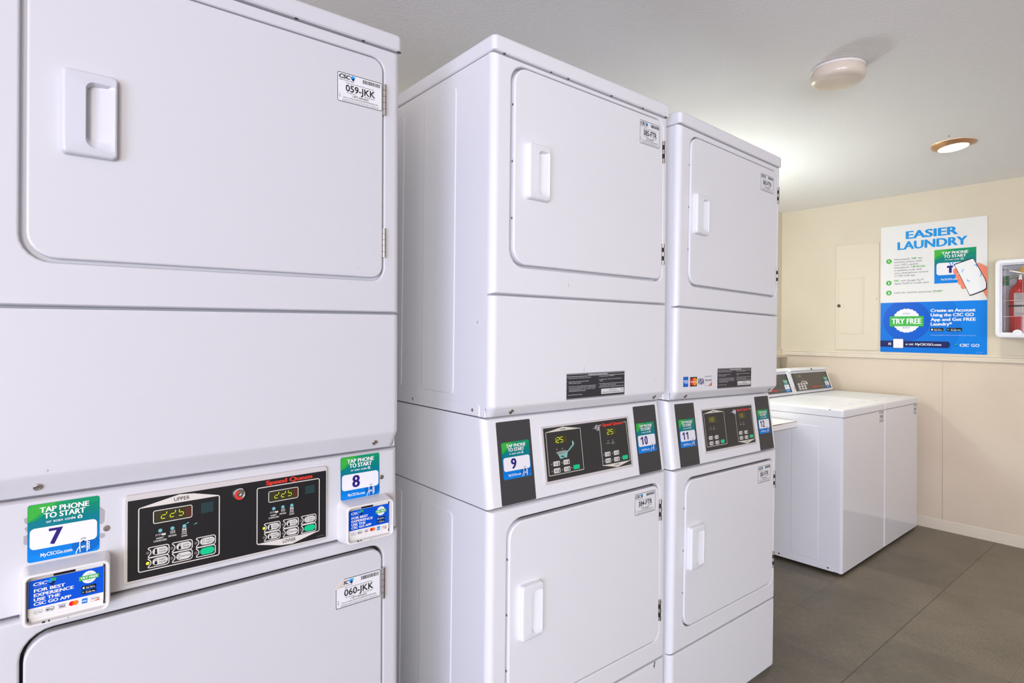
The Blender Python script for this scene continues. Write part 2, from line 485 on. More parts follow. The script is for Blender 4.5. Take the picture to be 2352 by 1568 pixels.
def store_badges(p, a, b):
    for (u0, v0, u1, v1), kind in ((a, 0), (b, 1)):
        du, dv = u1 - u0, v1 - v0
        p.rect(u0, v0, u1, v1, ink(18, 18, 22), 3, .0012)
        if kind == 0:
            p.circ(u0 + .14 * du, v0 + .46 * dv, .26 * dv * p.h, WHITE, 4, 14)
            p.circ(u0 + .23 * du, v0 + .52 * dv, .10 * dv * p.h, ink(18, 18, 22), 5, 10)
            p.stroke([(u0 + .14 * du, v0 + .74 * dv), (u0 + .17 * du, v0 + .86 * dv)], .07 * dv * p.h, WHITE, 4)
            p.text('Download on the', u0 + .28 * du, v0 + .64 * dv, u0 + .82 * du, v0 + .78 * dv, WHITE, 0, 4)
            p.text('App Store', u0 + .28 * du, v0 + .2 * dv, u0 + .92 * du, v0 + .52 * dv, WHITE, .02, 4)
        else:
            p.poly([(u0 + .07 * du, v0 + .2 * dv), (u0 + .07 * du, v0 + .8 * dv), (u0 + .14 * du, v0 + .5 * dv)], ink(60, 190, 235), 4)
            p.poly([(u0 + .07 * du, v0 + .8 * dv), (u0 + .14 * du, v0 + .5 * dv), (u0 + .21 * du, v0 + .5 * dv)], ink(70, 190, 100), 4)
            p.poly([(u0 + .07 * du, v0 + .2 * dv), (u0 + .14 * du, v0 + .5 * dv), (u0 + .21 * du, v0 + .5 * dv)], ink(225, 80, 70), 4)
            p.text('GET IT ON', u0 + .28 * du, v0 + .64 * dv, u0 + .6 * du, v0 + .78 * dv, WHITE, 0, 4)
            p.text('Google Play', u0 + .28 * du, v0 + .2 * dv, u0 + .94 * du, v0 + .52 * dv, WHITE, .02, 4)

def advert_card(O, U, V, w, h, parent):
    p = Print(O, U, V, w, h)
    p.base(ink(240, 237, 234), .003, .0015)
    B = ink(0, 84, 210)
    p.poly([(.004, .262), (.997, .262), (.997, .97), (.985, .995), (.02, .995), (.004, .97)], B, 1)
    T = p.text
    T('CSC', .062, .845, .245, .925, WHITE, .03, 3, .2)
    gem(p, .295, .865, .012)
    p.rect(.066, .80, .25, .805, ink(150, 180, 230), 3)
    for t, v, u1 in (('FOR BEST', .672, .474), ('EXPERIENCE', .552, .588), ('USE THE', .432, .412), ('CSC GO APP', .318, .558)):
        T(t, .072, v, u1, v + .082, WHITE, .035)
    try_free(p, .795, .777, .17 * h, (.656, .93, .715, .832), 2)
    store_badges(p, (.694, .456, .894, .553), (.694, .335, .894, .432))
    # payment marks
    p.frame(.078, .088, .186, .185, .0003, GREY, 2, .002); T('G Pay', .09, .118, .175, .155, GREY, 0)
    p.frame(.228, .094, .334, .19, .0005, ink(90, 90, 94), 2, .002); p.circ(.25, .137, .02 * h, BLK, 3, 12); T('Pay', .265, .12, .325, .158, BLK, .01)
    p.rect(.382, .178, .49, .188, ink(30, 40, 120), 2); p.rect(.382, .088, .49, .097, ink(230, 170, 50), 2); T('VISA', .397, .112, .477, .155, ink(30, 40, 120), .02, 3, .2)
    p.circ(.565, .148, .038 * w, ink(232, 30, 40), 2); p.circ(.613, .148, .038 * w, ink(245, 130, 32), 3)
    p.poly([(.589, .148 - .041 * w / h * .72), (.600, .148), (.589, .148 + .041 * w / h * .72), (.578, .148)], ink(240, 90, 30), 4)
    p.rect(.702, .072, .774, .203, ink(28, 120, 212), 2); p.rect(.71, .115, .766, .155, ink(180, 215, 245), 3)
    p.frame(.828, .07, .94, .185, .0003, ink(190, 190, 190), 2); T('DISCOVER', .836, .128, .932, .158, ink(60, 60, 60), .01)
    p.poly([(.86, .074), (.938, .074), (.938, .12)], ink(238, 100, 48), 2)
    o = p.build('advert_card', parent)
    o['label'] = 'blue advert card reading for best experience use the CSC GO app'
    return o

# ------------------------------------------------------------------ room
def structure(bm, name, M, smooth=False):
    o = finish(bm, name, M, None, smooth)
    o['kind'] = 'structure'
    return o
XW, YB, CE = 4.733, 2.254, 2.2874
XL, YF = -4.0, -4.2

M_ceil = mat('ceiling_paint', (246, 245, 243), 0.8, spec=0.2)
noise_bump(M_ceil, 80, 0.38, 0.005, 6)
M_wall = mat('cream_wall_paint', (220, 209, 186), 0.6, spec=0.3)
noise_bump(M_wall, 90, 0.12, 0.002, 4)
M_trim = mat('cream_trim_paint', (226, 214, 194), 0.45, spec=0.35)
noise_bump(M_trim, 60, 0.08, 0.001, 3)
M_wain = mat('cream_wainscot_paint', (222, 206, 184), 0.55, spec=0.3)
noise_bump(M_wain, 120, 0.15, 0.0015, 3, (1, 1, 0.06))
M_wh = mat('pale_wall_paint', (240, 238, 238), 0.7)

def mottled(M, amt, scale):
    nt = M.node_tree; b = nt.nodes['Principled BSDF']; c = tuple(b.inputs['Base Color'].default_value)
    tc = nt.nodes.new('ShaderNodeTexCoord'); n = nt.nodes.new('ShaderNodeTexNoise'); n.inputs['Scale'].default_value = scale; n.inputs['Detail'].default_value = 4
    r = nt.nodes.new('ShaderNodeValToRGB'); nt.links.new(tc.outputs['Object'], n.inputs['Vector']); nt.links.new(n.outputs['Fac'], r.inputs[0]); nt.links.new(r.outputs[0], b.inputs['Base Color'])
    r.color_ramp.elements[0].position = .3; r.color_ramp.elements[1].position = .7
    r.color_ramp.elements[0].color = (c[0] * (1 - amt), c[1] * (1 - amt * 1.2), c[2] * (1 - amt * 1.5), 1); r.color_ramp.elements[1].color = (min(c[0] * (1 + amt), 1), min(c[1] * (1 + amt), 1), min(c[2] * (1 + amt), 1), 1)
mottled(M_wall, .035, 2.2); mottled(M_wain, .04, 2.5); mottled(M_trim, .03, 6)

# floor: grey-brown vinyl tiles with fine fibres and thin joints
M_floor = mat('vinyl_tile_floor', (112, 103, 92), 0.42, spec=0.4)
def build_floor_nodes():
    nt = M_floor.node_tree; N = nt.nodes; L = nt.links; b = N['Principled BSDF']
    tc = N.new('ShaderNodeTexCoord'); sp = N.new('ShaderNodeSeparateXYZ'); L.new(tc.outputs['Object'], sp.inputs[0])
    def mth(op, a, b_=None, c_=None):
        n = N.new('ShaderNodeMath'); n.operation = op
        for i, x in enumerate((a, b_, c_)):
            if x is None: continue
            if isinstance(x, (int, float)): n.inputs[i].default_value = x
            else: L.new(x, n.inputs[i])
        return n.outputs[0]
    T = 0.39
    xs = mth('DIVIDE', mth('SUBTRACT', sp.outputs[0], 3.228 - 10 * T), T)
    ys = mth('DIVIDE', mth('SUBTRACT', sp.outputs[1], 0.876 - 10 * T), T)
    ix, iy = mth('FLOOR', xs), mth('FLOOR', ys)
    fx, fy = mth('FRACT', xs), mth('FRACT', ys)
    dx = mth('MINIMUM', fx, mth('SUBTRACT', 1.0, fx)); dy = mth('MINIMUM', fy, mth('SUBTRACT', 1.0, fy))
    cb = N.new('ShaderNodeCombineXYZ'); L.new(ix, cb.inputs[0]); L.new(iy, cb.inputs[1])
    wn = N.new('ShaderNodeTexWhiteNoise'); wn.noise_dimensions = '3D'; L.new(cb.outputs[0], wn.inputs['Vector'])
    joint = mth('LESS_THAN', mth('MINIMUM', dx, dy), 0.0022)
    main = mth('LESS_THAN', mth('ABSOLUTE', mth('SUBTRACT', sp.outputs[1], 0.876)), 0.0022)
    # fibres: stretched noise, direction turned tile by tile
    def fib(sc):
        mp = N.new('ShaderNodeMapping'); mp.inputs['Scale'].default_value = sc
        L.new(tc.outputs['Object'], mp.inputs[0])
        n = N.new('ShaderNodeTexNoise'); n.inputs['Scale'].default_value = 1; n.inputs['Detail'].default_value = 5; n.inputs['Roughness'].default_value = 0.65
        L.new(mp.outputs[0], n.inputs['Vector']); return n.outputs['Fac']
    par = mth('LESS_THAN', wn.outputs['Value'], 0.5)
    fa, fb = fib((26, 260, 1)), fib((260, 26, 1))
    mixf = N.new('ShaderNodeMix'); L.new(par, mixf.inputs[0]); L.new(fa, mixf.inputs[2]); L.new(fb, mixf.inputs[3])
    big = N.new('ShaderNodeTexNoise'); big.inputs['Scale'].default_value = 5; big.inputs['Detail'].default_value = 3; L.new(tc.outputs['Object'], big.inputs['Vector'])
    s = mth('ADD', mth('MULTIPLY', mixf.outputs[0], 0.62), mth('ADD', mth('MULTIPLY', big.outputs['Fac'], 0.28), mth('MULTIPLY', wn.outputs['Value'], 0.12)))
    cr = N.new('ShaderNodeValToRGB'); L.new(s, cr.inputs[0])
    e = cr.color_ramp.elements
    e[0].position = 0.30; e[0].color = (lin(86), lin(81), lin(70), 1)
    e[1].position = 0.74; e[1].color = (lin(143), lin(131), lin(113), 1)
    mj = N.new('ShaderNodeMix'); mj.data_type = 'RGBA'
    L.new(mth('ADD', mth('MULTIPLY', joint, 0.4), mth('MULTIPLY', main, 0.5)), mj.inputs[0])
    L.new(cr.outputs[0], mj.inputs[6]); mj.inputs[7].default_value = (lin(38), lin(32), lin(28), 1)
    L.new(mj.outputs[2], b.inputs['Base Color'])
    bp = N.new('ShaderNodeBump'); bp.inputs['Strength'].default_value = 0.15; bp.inputs['Distance'].default_value = 0.001
    L.new(mixf.outputs[0], bp.inputs['Height']); L.new(bp.outputs[0], b.inputs['Normal'])
build_floor_nodes()
bm = bmesh.new(); box(bm, XL - .1, XW + .1, YF - .1, YB + .1, -.08, 0); structure(bm, 'floor', M_floor)
bm = bmesh.new(); box(bm, XL - .1, XW + .1, YF - .1, YB + .1, CE, CE + .08); structure(bm, 'ceiling', M_ceil)
bm = bmesh.new(); box(bm, XW, XW + .1, YF - .1, YB + .1, 0, CE); structure(bm, 'wall_right', M_wall)
bm = bmesh.new(); box(bm, XL - .1, XW, YB, YB + .1, 0, CE); structure(bm, 'wall_back', M_wall)
# left wall with an assumed open doorway, front wall with an assumed wide window opening (both behind the camera)
DY0, DY1, DZ = -3.9, -0.4, 2.25
bm = bmesh.new()
box(bm, XL - .1, XL, YF - .1, DY0, 0, CE); box(bm, XL - .1, XL, DY1, YB, 0, CE); box(bm, XL - .1, XL, DY0, DY1, DZ, CE)
structure(bm, 'wall_left', M_wh)
WX0, WX1, WZ0, WZ1 = -3.8, 1.2, 0.35, 2.22
bm = bmesh.new()
box(bm, XL, WX0, YF - .1, YF, 0, CE); box(bm, WX1, XW, YF - .1, YF, 0, CE)
box(bm, WX0, WX1, YF - .1, YF, 0, WZ0); box(bm, WX0, WX1, YF - .1, YF, WZ1, CE)
structure(bm, 'wall_front', M_wh)

# wainscot boards, chair rail and baseboard on the right wall
bm = bmesh.new()
y = YB - 0.012
ys_ = [YB - .002, 1.161, -.06, -1.28, -2.5, -3.72]
for a, b_ in zip(ys_, ys_[1:]):
    box(bm, XW - .006, XW, b_, a, 0.07, 1.135, 0, 0.0011, 1)
structure(bm, 'trim_1', M_wain, True)
bm = bmesh.new()
def rail(bm, p0, p1, nrm, prof):
    L = []
    for P in (p0, p1):
        L.append([(P[0] + nrm[0] * d, P[1] + nrm[1] * d, z) for d, z in prof])
    loft(bm, L)
RP = [(0, 1.130), (.018, 1.130), (.022, 1.134), (.022, 1.146), (.014, 1.150), (.012, 1.160), (.018, 1.163), (.018, 1.172), (.012, 1.178), (0, 1.178)]
rail(bm, (XW, YB), (XW, YF), (-1, 0), RP)
structure(bm, 'trim_2', M_trim, True)
bm = bmesh.new()
rail(bm, (XL, YB), (XW, YB), (0, -1), [(0, 1.112), (.055, 1.112), (.058, 1.116), (.058, 1.132), (.02, 1.136), (.02, 1.178), (0, 1.182)])
structure(bm, 'trim_3', M_trim, True)
bm = bmesh.new()
rail(bm, (XW, YB), (XW, YF), (-1, 0), [(0, 0), (.010, 0), (.010, .066), (.007, .072), (0, .074)])
structure(bm, 'baseboard_right', M_trim, True)
bm = bmesh.new()
rail(bm, (XL, YB), (XW, YB), (0, -1), [(0, 0), (.010, 0), (.010, .066), (.007, .072), (0, .074)])
structure(bm, 'baseboard_back', M_trim, True)
# ------------------------------------------------------------------ stacked dryers
def front_panel(name, x0, x1, z0, z1, W_, parent, s, tf, M, rx=.018, rz=.006, yb=.023, hole=None, rec=.0222, floor=None, shear=0.0, y0=0.0):
    """enamel panel with rounded vertical edges; hole = (x0, x1, z0, z1, radii) gives a recessed doorway"""
    bm = bmesh.new()
    loops = []
    rd = .018
    N = 7
    def L2(a0, a1, b0, b1, r, y):
        return [tf((x, y0 + y + shear * (z - z0), z)) for x, z in rr(a0, a1, b0, b1, r, N)]
    loops.append(L2(x0, x1, z0, z1, 0, yb))
    for i in range(9):
        t = PI / 2 * i / 8
        ix, iz = rx * (1 - math.cos(t)), rz * (1 - math.cos(t))
        loops.append(L2(x0 + ix, x1 - ix, z0 + iz, z1 - iz, 0, rd * (1 - math.sin(t))))
    if hole:
        h0, h1, g0, g1, R = hole
        rb = .0045
        def ho(d, y):
            return L2(h0 - d, h1 + d, g0 - d, g1 + d, tuple(q + d for q in R), y)
        for i in range(6):
            t = PI / 2 * i / 5
            loops.append(ho(rb * (1 - math.sin(t)), rb * (1 - math.cos(t))))
        loops.append(ho(0, rec))
    loft(bm, loops)
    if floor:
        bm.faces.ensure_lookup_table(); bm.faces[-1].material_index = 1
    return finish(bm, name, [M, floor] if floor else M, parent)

def slab(name, x0, x1, z0, z1, R, yf, yb, re, parent, tf, M, ky=None):
    bm = bmesh.new(); loops = []
    f = ky or (lambda x, z: 0)
    def L2(d, y): return [tf((x, y + f(x, z), z)) for x, z in rr(x0 + d, x1 - d, z0 + d, z1 - d, tuple(max(q - d, 0) for q in R), 7)]
    loops.append(L2(0, yb))
    for i in range(6):
        t = PI / 2 * i / 5
        loops.append(L2(re * (1 - math.cos(t)), yf + re * (1 - math.sin(t))))
    loft(bm, loops)
    return finish(bm, name, M, parent)

def handle(x0, x1, z0, z1, yf, parent, tf, M=None):
    w, h = x1 - x0, z1 - z0
    zc = (z0 + z1) / 2
    bm = bmesh.new(); loops = []
    def L2(a0, a1, b0, b1, r, yl, yr=None, bul=0):
        out = []
        for x, z in rr(a0, a1, b0, b1, r, 7):
            q = 1 - ((z - zc) / (h / 2)) ** 2
            k = (x - a0) / (a1 - a0)
            y = yl + ((yr if yr is not None else yl) - yl) * k
            out.append(tf((x + bul * q * (2 * k - 1), y - .0015 * q, z)))
        return out
    b = .0025
    loops.append(L2(x0 - .001, x1 + .001, z0 - .001, z1 + .001, .008, yf, None, b))
    loops.append(L2(x0, x1, z0, z1, .008, yf - .010, None, b))
    for i in range(6):
        t = PI / 2 * i / 5; re = .006
        d = re * (1 - math.cos(t))
        loops.append(L2(x0 + d, x1 - d * .5, z0 + d, z1 - d, .008 - d * .6, yf - .010 - re * math.sin(t), yf - .009 - re * .8 * math.sin(t), b))
    # rim of the finger scoop, then its sloping bottom
    loops.append(L2(x0 + .43 * w, x1 - .0042, z0 + .075 * h, z1 - .115 * h, (.016, .006, .006, .013), yf - .0163, yf - .0140, b * .8))
    loops.append(L2(x0 + .44 * w, x1 - .0052, z0 + .088 * h, z1 - .125 * h, (.016, .006, .006, .012), yf - .0152, yf - .0128, b * .8))
    loops.append(L2(x0 + .455 * w, x1 - .0085, z0 + .20 * h, z1 - .15 * h, (.012, .005, .005, .010), yf + .002, yf - .0105, b * .4))
    loft(bm, loops)
    return finish(bm, 'handle', M or PLASTIC, parent, angle=50)

def hinge(x, y, z0, z1, parent, tf, r=.0048, dark=False):
    bm = bmesh.new()
    n = 5
    for i in range(n):
        a, b = z0 + (z1 - z0) * i / n, z0 + (z1 - z0) * (i + 1) / n - .0008
        loops = [[tf((x + rr_ * math.cos(2 * PI * k / 14), y + rr_ * math.sin(2 * PI * k / 14), z)) for k in range(14)] for rr_, z in (((r, a), (r, b)) if not (dark and i in (1, 3)) else ((r * .8, a), (r * .8, b)))]
        loft(bm, loops, True, True, 1 if dark and i in (1, 3) else 0)
    L = [[tf((xx, yy, zz)) for xx, zz in ((x - .010, z0 + .002), (x + .004, z0 + .002), (x + .004, z1 - .002), (x - .010, z1 - .002))] for yy in (y + .006, y + .004)]
    loft(bm, L)
    o = finish(bm, 'hinge', [STEEL, DARKGAP], parent)
    o['label'] = 'steel barrel hinge'
    return o

def screw(p, nrm, r, parent, tf, M=None, name='screw'):
    n = Vector(nrm).normalized()
    a = n.cross(Vector((0.3, 0.1, 1))).normalized(); b = n.cross(a)
    P = Vector(p); loops = []
    for rad, d in ((r * 1.0, -.003), (r, .0006), (r * .88, .0013), (r * .60, .0014), (r * .52, .0006)):
        loops.append([tf(tuple(P + n * d + rad * (math.cos(2 * PI * k / 16) * a + math.sin(2 * PI * k / 16) * b))) for k in range(16)])
    bm = bmesh.new(); loft(bm, loops)
    return finish(bm, name, M or STEEL, parent)

def mark(name, O, U, V, pts, M, parent):
    p = Print(O, U, V, 1, 1, .00015); p.poly(pts, M, 0)
    return p.build(name, parent)

UX = (1, 0, 0)
def build_stack(q):
    s, zf, W_ = q['s'], q['zf'], q['W']
    root = empty('stacked_dryer', q['loc'], (0, q['roll'], q['yaw']))
    tag(root, q['label'], 'dryer', 'stacked dryers in a row')
    def tf(p): return (s * p[0], s * p[1], s * (p[2] - zf))
    def O(x, y, z): return Vector(tf((x, y, z)))
    E_ = q['enamel']
    zt, zcb, zm, zbev, zub, zcon, zbase, zbot = (q[k] for k in ('zt', 'zcb', 'zm', 'zbev', 'zub', 'zcon', 'zbase', 'zbot'))
    dep = .70 / s if s < 1 else .70
    g = .0016
    # cabinet: side sheets, back, floor, with the pressed panels and flanges of the sides
    ys = .024
    bm = bmesh.new()
    def L3(y, a=0): return [tf((x, y, z)) for x, z in rr(-W_ + a + .0012, -a - .0012, zub + a, zcb - g - a, 0, 2)]
    loft(bm, [L3(dep), L3(ys + .001), L3(ys, .0008)])
    def L4(y, a=0): return [tf((x, y, z)) for x, z in rr(-W_ + a + .0012, -a - .0012, zbot + .03, zcon - g, 0, 2)]
    loft(bm, [L4(dep), L4(ys)])
    kc = q['shear']
    yA, yB_ = q['cy'] + ys, q['cy'] + ys + kc * (zub - zcon)
    loft(bm, [[tf((x, yA, zcon + g)), tf((x, dep, zcon + g)), tf((x, dep, zub - .003)), tf((x, yB_, zub - .003))] for x in (-W_ + .0005, -.0005)])
    for (y0, y1, z0, z1) in ((.158, .318, 1.107, 1.896), (.43, .62, 1.107, 1.896), (.156, .316, zbot + .09, .807), (.42, .61, zbot + .09, .807)):
        for xs, sg in ((-W_ + .0012, -1), (-.0012, 1)):
            L = []
            for d, e in ((0, 0), (.0025, .0018), (.004, .0018)):
                L.append([tf((xs + sg * e, y, z)) for y, z in rr(y0 + d, y1 - d, z0 + d, z1 - d, .012, 5)])
            loft(bm, L)
    for z0, z1 in ((zub, zub + .029),):
        for xs, sg in ((-W_ + .0012, -1), (-.0012, 1)):
            L = []
            for d, e in ((0, 0), (.002, .0016), (.003, .0016)):
                L.append([tf((xs + sg * e, y, z)) for y, z in rr(.045 + d, dep - d, z0 + d * .3, z1 - d, (0, 0, 0, .008), 5)])
            loft(bm, L)
    finish(bm, 'cabinet', E_, root)
    for y_ in (.361, .0719): screw((-W_ - .001, y_, 1.0765 if s == 1 else zub + .015), (-1, 0, 0), .0042, root, tf)
    # top panel
    bm = bmesh.new()
    L = []
    rc = .010
    for i in range(7):
        t = PI / 2 * i / 6
        L.append([tf((x, y, zt - rc * (1 - math.sin(t)))) for x, y in rr(-W_ - .003 + rc * (1 - math.cos(t)), .003 - rc * (1 - math.cos(t)), -.004 + rc * (1 - math.cos(t)), dep + .002, .012, 6)])
    Lb = [[tf((x, y, z)) for x, y in rr(-W_ - .003 + a, .003 - a, -.004 + a, dep + .002, .012, 6)] for z, a in ((zcb, .003), (zcb + .003, 0))]
    loft(bm, Lb + L)
    finish(bm, 'top_panel', E_, root)
    # door surround with its recessed opening, and the door
    ud = q['ud']
    front_panel('front_panel', -W_, 0, zm + g, zcb - g, W_, root, s, tf, E_, hole=(ud[0], ud[1], ud[2], ud[3], (.045, .03, .03, .045)), rec=.0222 if s == 1 else .013)
    def door(D, gp, hd, hy, stk, code, peeled=False, screws=True, gl=None, gb=.0045, gt=.0045, back=.016):
        d = slab('door', D[0] + (gl or gp), D[1] - gp, D[2] + gb, D[3] - gt, (.042, .028, .028, .042), -.003, back, .0042, root, tf, E_)
        handle(hd[0], hd[1], hd[2], hd[3], -.003, d, tf, None if s == 1.0 else PLASTIC_OLD)
        for (a, b) in hy: hinge(D[1] - .0005, -.0032, a, b, d, tf, dark=s == 1.0)
        service_sticker(O(stk[0], -.003, stk[1]), UX, (0, 0, 1), (stk[2] - stk[0]) * s, (stk[3] - stk[1]) * s, code, d, peeled)
        if screws:
            for f_ in (.20, .48, .76): screw((D[0] + (gl or gp) + .0005, .004, D[3] + (D[2] - D[3]) * f_), (-1, -.35, 0), .0030, d, tf, GREYSCREW)
        return d
    door(ud, q['gap'], q['uh'], q['uhy'], q['ust'], q['ucode'], False, q['screws'], q.get('gl'), .0065, .0042, .016 if s == 1 else .009)
    # lint panel with the sloping lower lip
    bm = bmesh.new(); N = 9; rows = []
    def prow(z, y0, rz_, ix):
        pts = []
        rx = .018
        for i in range(N):
            t = PI / 2 * i / (N - 1); pts.append((-W_ + ix + rx * (1 - math.sin(t)) * 0 + rx * (1 - math.cos(t)), y0 + rz_ + rx * (1 - math.sin(t)), z))
        right = [(-p[0] - W_, p[1], p[2]) for p in reversed(pts)]
        return [(-W_ + ix, ys, z)] + pts + right + [(-ix, ys, z)]
    yb_ = q['bev']
    loops = []
    for z, y0, ix in ((zm - g, .004, .002), (zm - g - .0012, .0012, .0006), (zm - g - .004, 0, 0), (zbev + .006, 0, 0), (zbev + .002, .0006, .0003), (zbev - .002, .0028, .001), (zub + .004, yb_ - .003, .006), (zub, yb_ + .004, .008)):
        r_ = prow(z, y0, 0, ix)
        loops.append([tf((p[0], min(p[1], ys + .012), p[2])) for p in r_])
    loft(bm, loops)
    lint = finish(bm, 'lint_panel', E_, root)
    zs = (zbev + zub) / 2
    for x in (q['bx'][0], q['bx'][1]):
        screw((x, yb_ * .42, zs - .001), (0, -1, -.55), .0065, lint, tf)
    if q.get('label_at'):
        a = q['label_at']
        instruction_label(O(a[0], 0, a[1]), UX, (0, 0, 1), (a[2] - a[0]) * s, (a[3] - a[1]) * s, lint)
    # control console
    cy = q['cy']
    front_panel('console', -W_, 0, zcon + g, zub - .0035, W_, root, s, tf, E_, shear=kc, y0=cy, yb=.026)
    # lower door surround, door, base panel
    ld = q['ld']
    front_panel('front_panel', -W_, 0, zbase + g, zcon - g, W_, root, s, tf, E_, hole=(ld[0], ld[1], ld[2], ld[3], (.045, .03, .03, .045)), floor=GAP_SHADE)
    door(ld, q['gap'], q['lh'], q['lhy'], q['lst'], q['lcode'], q['peeled'], q['screws'], .0048, .0042, .0072)
    bm = bmesh.new(); loops = []
    for z, y0, ix in ((zbase - g, .004, .002), (zbase - g - .0012, .0012, .0006), (zbase - g - .004, 0, 0), (zbot + .024, 0, 0), (zbot + .020, .001, .0004), (zbot + .004, .015, .010), (zbot, .018, .012)):
        loops.append([tf((p[0], min(p[1], ys + .012), p[2])) for p in prow(z, y0, 0, ix)])
    loft(bm, loops)
    finish(bm, 'base_panel', E_, root)
    # levelling feet reach the floor from the tilted body
    Mx = Matrix.Translation(q['loc']) @ Matrix.Rotation(q['yaw'], 4, 'Z') @ Matrix.Rotation(q['roll'], 4, 'Y')
    inv = Mx.inverted()
    for fx in (-W_ + .06, -.06):
        for fy in (.06, dep - .06):
            top = Mx @ O(fx, fy, zbot + .034)
            bm = bmesh.new()
            L = []
            for rad, z in ((.020, 0.0), (.020, .008), (.008, .010), (.008, top.z)):
                L.append([tuple(inv @ Vector((top.x + rad * math.cos(2 * PI * k / 14), top.y + rad * math.sin(2 * PI * k / 14), z))) for k in range(14)])
            loft(bm, L); finish(bm, 'foot', RUBBER, root)
    return root, tf, O, lint

def cslope(kc): return Vector((0, kc, 1)).normalized()

def key_lock(p, nrm, parent, tf, r, red=False):
    n = Vector(nrm).normalized(); a = Vector((1, 0, 0)); b = n.cross(a)
    P = Vector(p); bm = bmesh.new(); loops = []
    for rad, d in ((r, 0), (r, .004), (r * .86, .0065), (r * .72, .0065), (r * .68, .004), (r * .40, .004), (r * .36, .006), (r * .2, .006), (r * .16, .002)):
        loops.append([tf(tuple(P + n * d + rad * (math.cos(2 * PI * k / 24) * a + math.sin(2 * PI * k / 24) * b))) for k in range(24)])
    loft(bm, loops)
    o = finish(bm, 'key_lock', CHROME, parent, angle=30)
    o['label'] = 'round chrome key lock'
    if red:
        pr = Print(tf(tuple(P + n * .0068)), a, b, 1, 1, 0, .0002)
        pr.poly([(r * k_ * math.cos(t) * .905, r * k_ * math.sin(t) * .905) for k_, ts in ((.86, range(0, 13)), (.42, range(12, -1, -1))) for t in [PI * (.62 + .085 * j) for j in ts]], RED, 0)
        pr.build('red_ring', parent)
    return o

